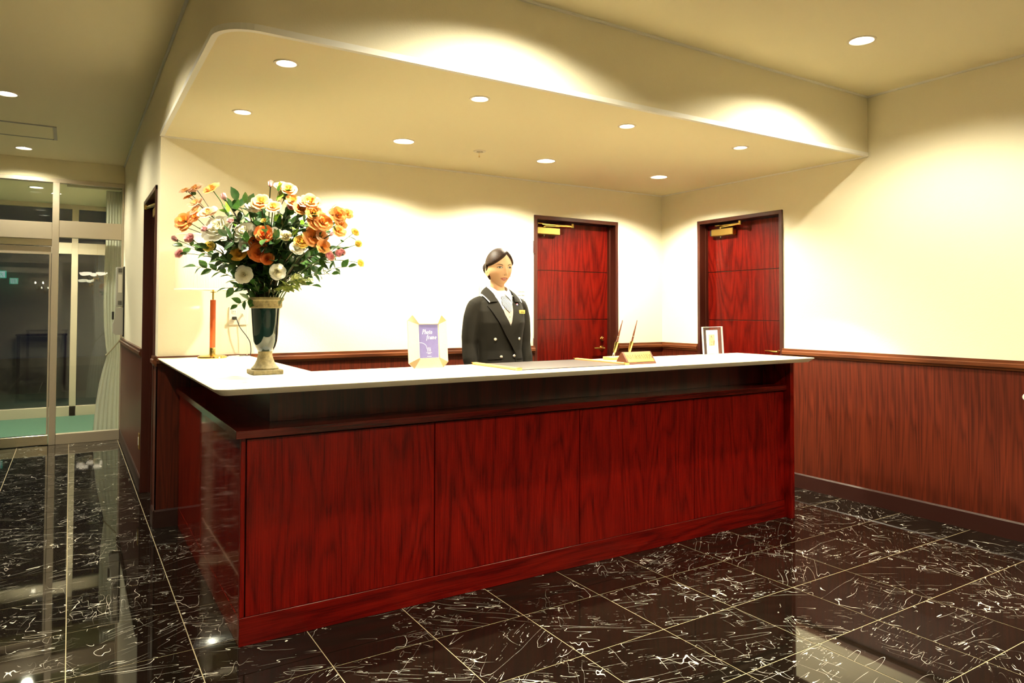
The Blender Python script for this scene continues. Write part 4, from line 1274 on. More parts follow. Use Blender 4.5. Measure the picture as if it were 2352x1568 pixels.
LM = {'dark': leaf_mat('dark_green_leaf', (0.020, 0.060, 0.012), (0.010, 0.034, 0.008)), 'mid': leaf_mat('green_leaf', (0.048, 0.125, 0.018), (0.026, 0.080, 0.014)),
      'bright': leaf_mat('bright_green_leaf', (0.20, 0.42, 0.030), (0.13, 0.30, 0.022)), 'pale': leaf_mat('variegated_leaf', (0.36, 0.40, 0.12), (0.10, 0.17, 0.035))}
LEAF = {}
for k, m in LM.items():
    LEAF[k] = []
    for bnd, wd in ((0.12, 1.0), (0.30, 0.9), (-0.05, 1.1)):
        me = leaf_mesh(bnd, wd); me.materials.append(m); LEAF[k].append(me)
M['stem_green'] = mat('stem_green', (0.050, 0.085, 0.020), 0.5)
M['stem_brown'] = mat('stem_brown', (0.075, 0.050, 0.018), 0.6)
SEPAL = BM()
for k in range(5):
    a = 2 * PI * k / 5
    c_, s_ = math.cos(a), math.sin(a)
    v = [SEPAL.verts.new(p) for p in ((0, 0, -0.62), (0.36 * c_ - 0.16 * s_, 0.36 * s_ + 0.16 * c_, -0.46), (0.36 * c_ + 0.16 * s_, 0.36 * s_ - 0.16 * c_, -0.46), (0.78 * c_, 0.78 * s_, -0.24))]
    SEPAL.faces.new((v[0], v[1], v[2])); SEPAL.faces.new((v[1], v[3], v[2]))
lathe(SEPAL, [(0, -0.80), (0.12, -0.76), (0.20, -0.64), (0.16, -0.50), (0, -0.46)], 8)
SEPAL = finish(SEPAL, 50); SEPAL.materials.append(LM['mid'])

MOUTH = Vector((VX, VY, ZT + 0.345))
BCEN = Vector((VX + 0.01, VY - 0.02, ZT + 0.50))
CAMP = Vector((0, 0, CAM_H))
def orient(o, p, axis, twist, size):
    q = Vector(axis).normalized().to_track_quat('Z', 'Y')
    o.matrix_local = Matrix.Translation(p) @ q.to_matrix().to_4x4() @ Matrix.Rotation(twist, 4, 'Z') @ Matrix.Diagonal((size, size, size, 1))
def place_leaf(parent, base, direction, length, kind, rnd, facing=None):
    d = Vector(direction).normalized()
    upv = facing if facing is not None else Vector((rnd.uniform(-0.5, 0.5), rnd.uniform(-0.9, 0.0), rnd.uniform(0.3, 1.0)))
    side = upv.cross(d)
    side = side.normalized() if side.length > 1e-3 else d.orthogonal().normalized()
    n = d.cross(side).normalized()
    o = link('leaf', LEAF[kind][rnd.randrange(3)], None, parent)
    o.matrix_local = Matrix(((d.x, side.x, n.x, base.x), (d.y, side.y, n.y, base.y), (d.z, side.z, n.z, base.z), (0, 0, 0, 1))) @ Matrix.Diagonal((length, length, length, 1))
def flower_stem(name, label, blooms, nleaf, leafkind, seed, group, leaf_len=0.05, stem_m='stem_green'):
    """blooms: list of (position, radius, kind); one rooted stem that branches to every bloom"""
    rnd = random.Random(seed)
    pts = [Vector(b[0]) for b in blooms]
    cen = sum(pts, Vector()) / len(pts)
    root = Vector((MOUTH.x + max(-0.045, min(0.045, (cen.x - MOUTH.x) * 0.16)) + rnd.uniform(-0.008, 0.008), MOUTH.y + max(-0.045, min(0.045, (cen.y - MOUTH.y) * 0.16)) + rnd.uniform(-0.008, 0.008), ZT + 0.30))
    t = thing(name, label, 'flower', root, 0, group)
    bm = BM()
    mid = root + Vector(((cen.x - root.x) * 0.14, (cen.y - root.y) * 0.14, (cen.z - root.z) * 0.52 + 0.05))
    fork = root.lerp(cen, 0.72) if len(pts) > 1 else None
    curves = []
    if fork is None:
        curves.append(bez(root, mid, pts[0], 8))
    else:
        fork = root * 0.09 + mid * 0.42 + cen * 0.49
        curves.append(bez(root, root.lerp(mid, 0.7), fork, 6))
        for p in pts:
            curves.append(bez(fork, fork.lerp(p, 0.5) + Vector((0, 0, 0.012)), p, 5))
    for i, c in enumerate(curves):
        tube(bm, [q - root for q in c], [0.0026 if i == 0 else 0.0016] * len(c), 6)
    obj('stem', bm, stem_m, t, 60)
    for (p, r, kd), c in zip(blooms, curves if fork is None else curves[1:]):
        p = Vector(p)
        outw = (p - BCEN)
        tocam = (CAMP - p).normalized()
        ax = (outw.normalized() * 0.75 + tocam * 0.75 + Vector((0, 0, 0.25)) + Vector((rnd.uniform(-.25, .25), rnd.uniform(-.25, .25), rnd.uniform(-.2, .3))))
        if kd == 'pinkbud':
            ax = outw.normalized() + Vector((0, 0, 0.6)) + tocam * 0.2
        b = link('bloom', BLOOM[kd][rnd.randrange(len(BLOOM[kd]))], None, t)
        orient(b, p - root, ax, rnd.uniform(0, 6), r * (1.06 if kd != 'pinkbud' else 1.25))
        s = link('calyx', SEPAL, None, b)
    allc = [q for i, c in enumerate(curves) for q in c[2:-2 if fork is None else (len(c) if i == 0 else -1)]]
    lo_z = ZT + 0.36
    for k in range(nleaf):
        q = allc[rnd.randrange(len(allc))]
        if q.z < lo_z:
            q = allc[rnd.randrange(len(allc))]
        out = (q - Vector((VX, VY, q.z - 0.05)))
        out = out.normalized() if out.length > 1e-3 else Vector((0, -1, 0))
        d = out * 0.6 + Vector((rnd.uniform(-1, 1), rnd.uniform(-1, 1), rnd.uniform(-0.5, 0.9)))
        lk = leafkind if rnd.random() < 0.72 else 'mid'
        place_leaf(t, q - root, d, leaf_len * rnd.uniform(0.7, 1.05), lk, rnd)
    return t
BL = [
  (0.442, 3.555, 1.882, 0.0202, 'blush'), (0.479, 3.538, 1.893, 0.0202, 'blush'), (0.451, 3.543, 1.849, 0.0141, 'orange'), (0.467, 3.443, 1.813, 0.0216, 'blush'),
  (0.462, 3.42, 1.774, 0.0176, 'blush'), (0.503, 3.338, 1.758, 0.025, 'blush'), (0.526, 3.403, 1.877, 0.0236, 'orange'), (0.565, 3.286, 1.816, 0.0172, 'pinkbud'),
  (0.419, 3.426, 1.725, 0.0272, 'orange'), (0.46, 3.395, 1.74, 0.0194, 'orange'), (0.422, 3.418, 1.691, 0.0136, 'orange'), (0.537, 3.28, 1.685, 0.0456, 'white'),
  (0.63, 3.199, 1.665, 0.0359, 'white'), (0.671, 3.204, 1.779, 0.0248, 'white'), (0.584, 3.245, 1.713, 0.0133, 'pink'), (0.488, 3.302, 1.676, 0.0133, 'pink'),
  (0.438, 3.368, 1.637, 0.0211, 'pink'), (0.391, 3.45, 1.636, 0.0155, 'pinkbud'), (0.406, 3.429, 1.573, 0.0193, 'pink'), (0.511, 3.308, 1.6, 0.0229, 'yellow'),
  (0.613, 3.207, 1.569, 0.0245, 'gold'), (0.631, 3.173, 1.603, 0.0169, 'white'), (0.632, 3.198, 1.476, 0.0245, 'white'), (0.694, 3.165, 1.799, 0.0246, 'orange'),
  (0.7, 3.113, 1.65, 0.0261, 'rust'), (0.676, 3.166, 1.622, 0.0264, 'rust'), (0.682, 3.14, 1.571, 0.0281, 'rust'), (0.714, 3.121, 1.543, 0.0187, 'rust'),
  (0.7, 3.14, 1.708, 0.0113, 'yellow'), (0.641, 3.236, 1.804, 0.0115, 'pinkbud'), (0.744, 3.208, 1.879, 0.0155, 'pinkbud'), (0.789, 3.202, 1.883, 0.0195, 'orange'),
  (0.807, 3.142, 1.862, 0.0211, 'orange'), (0.738, 3.124, 1.775, 0.0208, 'orange'), (0.822, 3.113, 1.807, 0.021, 'orange'), (0.811, 3.112, 1.775, 0.0152, 'pink'),
  (0.884, 3.075, 1.803, 0.0267, 'orange'), (0.846, 3.083, 1.769, 0.0209, 'orange'), (0.857, 3.081, 1.798, 0.0171, 'blush'), (0.892, 3.049, 1.749, 0.0209, 'orange'),
  (0.934, 3.041, 1.713, 0.0267, 'orange'), (0.902, 3.05, 1.706, 0.0209, 'orange'), (1.003, 3.043, 1.747, 0.0232, 'orange'), (0.972, 3.052, 1.752, 0.0154, 'blush'),
  (1.051, 3.068, 1.758, 0.0157, 'orange'), (1.012, 3.04, 1.709, 0.0174, 'orange'), (0.995, 3.013, 1.672, 0.0172, 'orange'), (0.901, 3.057, 1.646, 0.0286, 'orange'),
  (0.931, 3.049, 1.649, 0.0172, 'blush'), (0.93, 3.025, 1.601, 0.019, 'orange'), (0.845, 3.065, 1.622, 0.0208, 'gold'), (0.826, 3.062, 1.593, 0.0207, 'white'),
  (0.783, 3.085, 1.643, 0.0207, 'cream'), (0.745, 3.111, 1.653, 0.0188, 'white'), (0.751, 3.099, 1.489, 0.0225, 'white'), (0.961, 3.042, 1.56, 0.0211, 'pink'),
  (0.995, 3.028, 1.572, 0.0153, 'pink'), (1.015, 3.035, 1.579, 0.0154, 'pink'), (1.071, 3.027, 1.671, 0.0175, 'yellow'), (1.091, 3.04, 1.62, 0.0157, 'yellow'),
  (1.111, 3.066, 1.536, 0.0178, 'yellow'), (0.959, 3.016, 1.653, 0.0114, 'pinkbud'),
]
def B(*ids):
    return [((BL[i - 1][0], BL[i - 1][1], BL[i - 1][2]), BL[i - 1][3], BL[i - 1][4]) for i in ids]
G = 'roses in the teal vase'
STEMS = [
    ('spray_rose', 'blush pink spray of open roses at the upper left tip of the bouquet', (1, 2, 3, 4, 5), 4, 'mid'),
    ('rose', 'open blush rose with yellow centre just above the largest white rose', (6,), 5, 'mid'),
    ('rose', 'single tall orange rose standing apart above the left side of the bouquet', (7,), 6, 'bright'),
    ('rose', 'pale pink rosebud standing up between the tall orange rose and white roses', (8,), 8, 'dark'),
    ('spray_rose', 'cluster of orange roses hanging out at the left of the bouquet', (9, 10, 11), 6, 'mid'),
    ('rose', 'largest white rose at the left of the bouquet', (12,), 12, 'dark'),
    ('rose', 'second largest white rose just right of the largest one', (13,), 12, 'dark'),
    ('rose', 'white rose near the top beside an orange rose', (14,), 9, 'dark'),
    ('rose', 'tiny pink rose at the upper right edge of the largest white rose', (15,), 6, 'dark'),
    ('rose', 'tiny pink rose at the left edge of the largest white rose', (16,), 7, 'dark'),
    ('spray_rose', 'pink roses and bud on a spray at the far left of the bouquet', (17, 18, 19), 12, 'mid'),
    ('rose', 'pale yellow rose below the largest white rose', (20,), 12, 'dark'),
    ('rose', 'golden yellow rose beside the deep orange roses', (21,), 12, 'dark'),
    ('rose', 'small white rose just above the golden yellow one', (22,), 9, 'dark'),
    ('rose', 'cream white rose hanging low left above the vase', (23,), 12, 'dark'),
    ('rose', 'bright orange rose at top beside the upper white rose', (24,), 8, 'dark'),
    ('spray_rose', 'pair of deep orange roses in the middle of the bouquet', (25, 26), 10, 'dark'),
    ('spray_rose', 'lower pair of deep orange roses in the middle of the bouquet', (27, 28), 10, 'dark'),
    ('rose', 'tiny yellow rose deep among leaves above the middle deep orange roses', (29,), 8, 'dark'),
    ('rose', 'small pink bud beside the upper white rose', (30,), 6, 'dark'),
    ('rose', 'pink bud at the very top left of the topmost orange pair', (31,), 6, 'mid'),
    ('spray_rose', 'topmost pair of orange roses on the bouquet', (32, 33), 8, 'bright'),
    ('rose', 'cupped orange rose just below the topmost pair', (34,), 9, 'dark'),
    ('spray_rose', 'orange rose with a small pink one below it near the top', (35, 36), 9, 'dark'),
    ('spray_rose', 'large orange rose and blush rose at the top right of the bouquet', (37, 39), 8, 'dark'),
    ('spray_rose', 'two orange roses under the top right blush rose', (38, 40), 9, 'mid'),
    ('spray_rose', 'two big orange roses on the right shoulder of the bouquet', (41, 42), 9, 'dark'),
    ('spray_rose', 'five orange and peach roses on an arching spray far right', (43, 44, 45, 46, 47), 4, 'mid'),
    ('spray_rose', 'cluster of three orange and blush roses on the right side', (48, 49, 50), 10, 'dark'),
    ('rose', 'golden orange rose facing sideways above a white one at right', (51,), 9, 'dark'),
    ('rose', 'round white rose right of centre below the golden orange one', (52,), 11, 'dark'),
    ('rose', 'cream rose in shade right of the small white one in the centre', (53,), 9, 'dark'),
    ('rose', 'small white rose in the centre beside the deep orange pair', (54,), 9, 'dark'),
    ('rose', 'white rose hanging lowest in front above the vase rim', (55,), 12, 'dark'),
    ('spray_rose', 'three pink roses on a low spray at the right', (56, 57, 58), 14, 'mid'),
    ('spray_rose', 'three yellow roses on the spray reaching farthest right', (59, 60, 61), 16, 'mid'),
    ('rose', 'small closed pink bud between the orange cluster and the far right spray', (62,), 5, 'mid'),
]
for i, (nm, lb, ids, nl, lk) in enumerate(STEMS):
    flower_stem(nm, lb, B(*ids), nl, lk, 100 + i, G, 0.055 if lk != 'mid' else 0.045, 'stem_green' if i % 3 else 'stem_brown')
def sprig(label, tip, nleaf, kind, seed, leaf_len, group, spread=0.5):
    rnd = random.Random(seed)
    tip = Vector(tip)
    root = Vector((MOUTH.x + max(-0.045, min(0.045, (tip.x - MOUTH.x) * 0.16)), MOUTH.y + max(-0.045, min(0.045, (tip.y - MOUTH.y) * 0.16)), ZT + 0.30))
    t = thing('green_sprig', label, 'foliage', root, 0, group)
    mid = root + Vector(((tip.x - root.x) * 0.12, (tip.y - root.y) * 0.12, (tip.z - root.z) * 0.50 + 0.07))
    c = bez(root, mid, tip, 14)
    bm = BM(); tube(bm, [q - root for q in c], [0.0024 - 0.0014 * i / 14 for i in range(15)], 6); obj('stem', bm, 'stem_brown' if seed % 2 else 'stem_green', t, 60)
    for k in range(nleaf):
        f = 0.36 + 0.64 * (k / max(1, nleaf - 1)) ** 0.9
        i = min(13, int(f * 14))
        q = c[i].lerp(c[i + 1], f * 14 - i)
        tan = (c[i + 1] - c[i]).normalized()
        side = tan.cross(Vector((0.4, -0.9, 0.2))).normalized() * (1 if k % 2 else -1)
        d = tan * 0.7 + side * spread * 2 * rnd.uniform(0.6, 1.1) + Vector((0, 0, rnd.uniform(-0.3, 0.2)))
        place_leaf(t, q - root, d if k < nleaf - 1 else tan, leaf_len * rnd.uniform(0.8, 1.2), kind if rnd.random() < 0.8 else 'mid', rnd)
# dense foliage filling the body of the bouquet all round: one mass nobody could count, its showing leaves as parts
rnd = random.Random(55)
mass = thing('foliage', 'dense dark green leaves filling the bouquet between the roses', 'foliage', (MOUTH.x, MOUTH.y, ZT + 0.30))
org = Vector((MOUTH.x, MOUTH.y, ZT + 0.30))
stems_bm, rest_bm = BM(), BM()
leafspots = []
for k in range(52):
    a = 2 * PI * k * 7 / 52 + rnd.uniform(-0.1, 0.1)
    el = rnd.uniform(-0.05, 1.5)
    r_ = rnd.uniform(0.17, 0.28)
    tip = Vector((VX + 0.02 + r_ * 1.12 * math.cos(a) * math.cos(el * 0.8), VY - 0.03 + r_ * math.sin(a) * math.cos(el * 0.8), ZT + 0.49 + r_ * 1.02 * math.sin(el)))
    root = Vector((MOUTH.x + 0.040 * math.cos(a), MOUTH.y + 0.040 * math.sin(a), ZT + 0.30))
    mid = root + Vector(((tip.x - root.x) * 0.12, (tip.y - root.y) * 0.12, (tip.z - root.z) * 0.50 + 0.07))
    c = bez(root, mid, tip, 14)
    tube(stems_bm, [q - org for q in c], [0.0024 - 0.0014 * i / 14 for i in range(15)], 5)
    for j in range(11):
        fr_ = 0.36 + 0.64 * (j / 10) ** 0.9
        i = min(13, int(fr_ * 14))
        q = c[i].lerp(c[i + 1], fr_ * 14 - i)
        tan = (c[i + 1] - c[i]).normalized()
        side = tan.cross(Vector((0.4, -0.9, 0.2))).normalized() * (1 if j % 2 else -1)
        d = tan * 0.7 + side * rnd.uniform(0.6, 1.1) + Vector((0, 0, rnd.uniform(-0.3, 0.2)))
        leafspots.append((q - org, d if j < 10 else tan, 0.060 * rnd.uniform(0.8, 1.2), 'dark' if rnd.random() < 0.72 else 'mid'))
obj('stems', stems_bm, 'stem_brown', mass, 60)
leafspots.sort(key=lambda s: (org + s[0] - CAMP).length)
for s in leafspots[:290]:
    place_leaf(mass, s[0], s[1], s[2], s[3], rnd)
n0 = len(COL.objects)
tmp = []
for s in leafspots[290:]:
    place_leaf(mass, s[0], s[1], s[2], 'dark', rnd)
    tmp.append(mass.children[-1] if False else COL.objects[-1])
for o in tmp:
    b_ = BM(); b_.from_mesh(o.data); b_.transform(o.matrix_basis)
    me_ = bpy.data.meshes.new('t'); b_.to_mesh(me_); b_.free()
    rest_bm.from_mesh(me_); bpy.data.meshes.remove(me_)
    bpy.data.objects.remove(o)
me_ = bpy.data.meshes.new('leaf_mass'); rest_bm.to_mesh(me_); rest_bm.free(); me_.shade_smooth(); me_.materials.append(LM['dark'])
o = link('leaf_mass', me_, None, mass); o['kind'] = 'stuff'
sprig('bright green leaf sprig standing up under the topmost orange roses', (0.768, 3.162, 1.844), 7, 'bright', 400, 0.045, 'green sprigs reaching out of the bouquet', 0.45)
sprig('bright green leaf trio in front of the dark leaves right of centre', (0.83, 3.034, 1.69), 8, 'bright', 401, 0.042, 'green sprigs reaching out of the bouquet', 0.6)
sprig('pale variegated sprig low at the right of the bouquet', (0.868, 3.041, 1.458), 16, 'pale', 402, 0.042, 'green sprigs reaching out of the bouquet', 0.6)
sprig('pale variegated sprig drooping just right of the vase rim', (0.819, 3.108, 1.43), 12, 'pale', 403, 0.045, 'green sprigs reaching out of the bouquet', 0.6)
sprig('slender leafy twig reaching right below the far right yellow spray', (1.04, 3.025, 1.516), 12, 'mid', 404, 0.04, 'green sprigs reaching out of the bouquet', 0.55)
sprig('slender twig with small leaves sticking out right of the pale sprigs', (0.979, 3.065, 1.485), 10, 'mid', 405, 0.038, 'green sprigs reaching out of the bouquet', 0.5)
sprig('thin dark leaves pointing left over the lamp shade', (0.474, 3.428, 1.517), 12, 'mid', 406, 0.05, 'green sprigs reaching out of the bouquet', 0.35)
sprig('leafy sprig pointing far left below the pink spray', (0.428, 3.501, 1.612), 10, 'mid', 407, 0.045, 'green sprigs reaching out of the bouquet', 0.4)
sprig('leaf stalk drooping over the left side of the vase rim', (0.622, 3.27, 1.345), 7, 'mid', 408, 0.045, 'green sprigs reaching out of the bouquet', 0.5)
sprig('single broad leaf sprig low left beside the lamp shade', (0.588, 3.336, 1.419), 6, 'mid', 409, 0.05, 'green sprigs reaching out of the bouquet', 0.5)
sprig('single broad leaf twig low at the right above the vase', (0.904, 3.113, 1.432), 6, 'mid', 410, 0.048, 'green sprigs reaching out of the bouquet', 0.4)
sprig('dark leaves rising between pink bud and upper white rose', (0.619, 3.281, 1.808), 9, 'dark', 411, 0.06, 'green sprigs reaching out of the bouquet', 0.5)
sprig('tall thin sprig at the right end beside the peach spray', (0.974, 3.059, 1.774), 6, 'bright', 412, 0.03, 'green sprigs reaching out of the bouquet', 0.35)

# ================================================================== RECEPTIONIST
PX, PY = 2.262, 3.765
person = thing('person', 'receptionist in black double-breasted blazer with checked scarf, hair tied back, standing behind the counter', 'person', (PX, PY, 0))
M['skin'] = mat('skin', (0.72, 0.43, 0.235), 0.5, spec=0.25)
BS(M['skin']).inputs['Subsurface Weight'].default_value = 0.12
BS(M['skin']).inputs['Subsurface Radius'].default_value = (0.012, 0.005, 0.003)
def cloth(name, c, sc=900.0):
    m = mat(name, c, 0.85, spec=0.2)
    n = noise(m, position(m, obj_space=True), sc, 2.0)
    bump(m, n, 0.15, 0.0008)
    return m
M['blazer'] = cloth('black_wool', (0.010, 0.008, 0.005))
M['shirt'] = cloth('white_shirt', (0.66, 0.65, 0.64))
M['vest'] = cloth('grey_beige_vest', (0.30, 0.25, 0.21))
M['silver'] = mat('pale_metal_button', (0.86, 0.80, 0.66), 0.25, metal=0.8)
def hair_mat():
    m = mat('dark_brown_hair', (0.02, 0.01, 0.006), 0.55, spec=0.18)
    n = noise(m, position(m, (60, 60, 260), (0.5, 0.7, 0.0), obj_space=True), 1.0, 3.0)
    K(m, ramp(m, n, [(0.35, (0.009, 0.0045, 0.0025)), (0.7, (0.050, 0.022, 0.010))]), BS(m).inputs['Base Color'])
    bump(m, n, 0.25, 0.0015)
    return m
M['hair'] = hair_mat()
HC = Vector((0.0, -0.012, 1.586))        # head centre (eye level), local to the person
def gauss(x, z, cx, cz, sx, sz):
    return math.exp(-((x - cx) / sx) ** 2 - ((z - cz) / sz) ** 2)
def head_point(d):
    """unit direction -> skin surface point relative to HC; face looks along -Y"""
    x, y, z = d
    w, dp, h = 0.0735, 0.094, 0.112
    px, py, pz = x * w, y * dp, z * h
    if z < 0:
        k = (-z)
        px *= 1 - 0.40 * k ** 1.9
        if y > 0:
            py *= 1 - 0.42 * k ** 1.2
        else:
            py *= 1 - 0.05 * k ** 2
    else:
        px *= 1 + 0.05 * math.sin(z * PI)
        py += 0.006 * z
    if y < 0:
        f = min(1.0, (-y) * 1.6)
        py *= 1 - 0.06 * (abs(x) ** 2)
        fy = 0.0
        fy += 0.0165 * gauss(px, pz, 0, -0.036, 0.0085, 0.0105)            # nose tip
        fy += 0.0105 * gauss(px, pz, 0, -0.016, 0.0065, 0.0190)            # bridge
        fy += 0.0050 * (gauss(px, pz, 0.0105, -0.041, 0.006, 0.006) + gauss(px, pz, -0.0105, -0.041, 0.006, 0.006))
        fy -= 0.0060 * (gauss(px, pz, 0.031, 0.001, 0.015, 0.010) + gauss(px, pz, -0.031, 0.001, 0.015, 0.010))
        fy += 0.0030 * (gauss(px, pz, 0.030, 0.020, 0.022, 0.008) + gauss(px, pz, -0.030, 0.020, 0.022, 0.008))
        fy += 0.0045 * (gauss(px, pz, 0.040, -0.032, 0.018, 0.020) + gauss(px, pz, -0.040, -0.032, 0.018, 0.020))
        fy += 0.0060 * gauss(px, pz, 0, -0.066, 0.024, 0.020)
        fy += 0.0035 * gauss(px, pz, 0, -0.0620, 0.018, 0.0042) + 0.0042 * gauss(px, pz, 0, -0.0735, 0.014, 0.0046)
        fy -= 0.0030 * gauss(px, pz, 0, -0.0675, 0.020, 0.0020)
        fy -= 0.0030 * gauss(px, pz, 0, -0.0830, 0.016, 0.0050)
        fy += 0.0060 * gauss(px, pz, 0, -0.0980, 0.016, 0.0110)
        py -= fy * f
    return Vector((px, py, pz))
def sphere_dirs(nu, nv):
    out = []
    for j in range(nv + 1):
        th = PI * j / nv
        out.append([Vector((math.sin(th) * math.cos(2 * PI * i / nu), math.sin(th) * math.sin(2 * PI * i / nu), math.cos(th))) for i in range(nu)])
    return out
def skin_grid(bm, rows):
    v = [[bm.verts.new(p) for p in r] for r in rows]
    for a, b in zip(v, v[1:]):
        n = len(a)
        for i in range(n):
            try:
                bm.faces.new((a[i], a[(i + 1) % n], b[(i + 1) % n], b[i]))
            except ValueError:
                pass
    return v
def ell(cx, cy, z, a, b, n=32, p=2.0):
    out = []
    for i in range(n):
        t = 2 * PI * i / n
        c, s = math.cos(t), math.sin(t)
        out.append(Vector((cx + a * math.copysign(abs(c) ** (2 / p), c), cy + b * math.copysign(abs(s) ** (2 / p), s), z)))
    return out
def loft(bm, secs, n=32, p=2.0):
    v = skin_grid(bm, [ell(cx, cy, z, a, b, n, p) for z, cx, cy, a, b in secs])
    bm.faces.new(v[0]); bm.faces.new(v[-1][::-1])
def remesh(bm, voxel, smooth_it=2):
    bmesh.ops.remove_doubles(bm, verts=bm.verts[:], dist=1e-6)
    bmesh.ops.recalc_face_normals(bm, faces=bm.faces[:])
    me = bpy.data.meshes.new('tmp'); bm.to_mesh(me); bm.free()
    o = bpy.data.objects.new('tmp', me); COL.objects.link(o)
    md = o.modifiers.new('r', 'REMESH'); md.mode = 'VOXEL'; md.voxel_size = voxel
    if smooth_it:
        sm = o.modifiers.new('s', 'SMOOTH'); sm.iterations = smooth_it; sm.factor = 0.5
    dg = bpy.context.evaluated_depsgraph_get()
    out = bpy.data.meshes.new_from_object(o.evaluated_get(dg))
    bpy.data.objects.remove(o)
    bpy.data.meshes.remove(me)
    out.shade_smooth()
    return out
# ---- body: one continuous skin (head, neck, trunk, arms, hands with five fingers, legs)
bm = BM()
dirs = sphere_dirs(72, 60)
rows = [[HC + head_point(d) for d in r] for r in dirs]
RH = Matrix.Translation(HC) @ Matrix.Rotation(-0.13, 4, 'Z') @ Matrix.Translation(-HC)     # head turned a little towards the lobby
skin_grid(bm, [[RH @ p_ for p_ in r] for r in rows])
for sx in (-1, 1):       # ears: rim, bowl and lobe
    c = HC + Vector((sx * 0.0665, 0.014, -0.022))
    er = [(0.030 * math.sin(t) + (-0.004 if t > 2 else 0), 0.031 * math.cos(t) - 0.002) for t in [i * 2 * PI / 20 for i in range(20)]]
    ring_path = [c + Vector((sx * (0.010 + 0.006 * math.sin(t)), 0.014 * math.sin(t) + 0.004 * math.cos(t) + 0.002, 0.026 * math.cos(t))) for t in [i * 2 * PI / 22 for i in range(23)]]
    ring_path = [RH @ q for q in ring_path]
    tube(bm, ring_path, 0.0042, 8)
    tube(bm, [RH @ (c + Vector(q)) for q in ((sx * 0.002, 0.0, 0.016), (sx * 0.006, 0.003, 0.0), (sx * 0.006, 0.001, -0.022))], [0.009, 0.011, 0.007], 10)
loft(bm, [(1.36, 0, 0.012, 0.075, 0.060), (1.405, 0, 0.010, 0.062, 0.052), (1.435, 0, 0.012, 0.049, 0.047), (1.47, 0, 0.014, 0.0440, 0.045), (1.50, 0, 0.016, 0.0430, 0.046), (1.545, 0, 0.018, 0.044, 0.050)], 32)
loft(bm, [(0.90, 0, 0.0, 0.155, 0.100), (1.00, 0, 0, 0.140, 0.090), (1.09, 0, 0, 0.120, 0.080), (1.20, 0, 0, 0.128, 0.088), (1.29, 0, 0, 0.135, 0.085), (1.36, 0, 0.01, 0.135, 0.065), (1.40, 0, 0.012, 0.075, 0.050)], 32)
for sx in (-1, 1):
    tube(bm, smooth_path([(sx * 0.125, 0.010, 1.365), (sx * 0.172, 0.012, 1.30), (sx * 0.192, 0.018, 1.12), (sx * 0.196, -0.012, 0.99), (sx * 0.190, -0.050, 0.885)], 4), [0.044] * 5 + [0.040] * 4 + [0.035] * 4 + [0.027] * 4, 14)
    wr = Vector((sx * 0.190, -0.050, 0.885))
    dn = Vector((-sx * 0.10, -0.22, -1)).normalized()
    pl0 = wr + dn * 0.010
    tube(bm, [wr - dn * 0.01, wr + dn * 0.02, wr + dn * 0.055, wr + dn * 0.085], [0.024, 0.027, 0.031, 0.028], 12)
    fwd = Vector((0, -1, 0.2)).normalized()
    for k, (off, ln_) in enumerate(((0.024, 0.066), (0.008, 0.075), (-0.008, 0.070), (-0.023, 0.055))):
        b0 = wr + dn * 0.080 + fwd * off
        curl = Vector((-sx * 1, 0, 0))
        tube(bm, [b0, b0 + dn * ln_ * 0.4 + curl * 0.004, b0 + dn * ln_ * 0.75 + curl * 0.013, b0 + dn * ln_ * 0.95 + curl * 0.025], [0.0085, 0.0082, 0.0075, 0.006], 10)
    th = wr + dn * 0.030 + fwd * 0.024
    tube(bm, [th - fwd * 0.01, th + fwd * 0.016 + dn * 0.022, th + fwd * 0.022 + dn * 0.044, th + fwd * 0.020 + dn * 0.062], [0.011, 0.0105, 0.009, 0.007], 10)
    tube(bm, smooth_path([(sx * 0.080, 0.0, 0.93), (sx * 0.082, 0.0, 0.70), (sx * 0.080, 0.004, 0.49), (sx * 0.080, 0.014, 0.34), (sx * 0.080, 0.012, 0.10), (sx * 0.080, 0.0, 0.075)], 4), [0.085] * 4 + [0.066] * 4 + [0.050] * 4 + [0.047] * 4 + [0.030] * 5, 16)
    tube(bm, [(sx * 0.082, 0.035, 0.075), (sx * 0.083, -0.03, 0.060), (sx * 0.086, -0.105, 0.032), (sx * 0.087, -0.145, 0.024)], [0.030, 0.032, 0.026, 0.016], 14)
body = link('body', remesh(bm, 0.0036, 1), 'skin', person)
head_bm = BM()
skin_grid(head_bm, rows)
head_bvh = BVHTree.FromBMesh(head_bm)
head_bm.free()

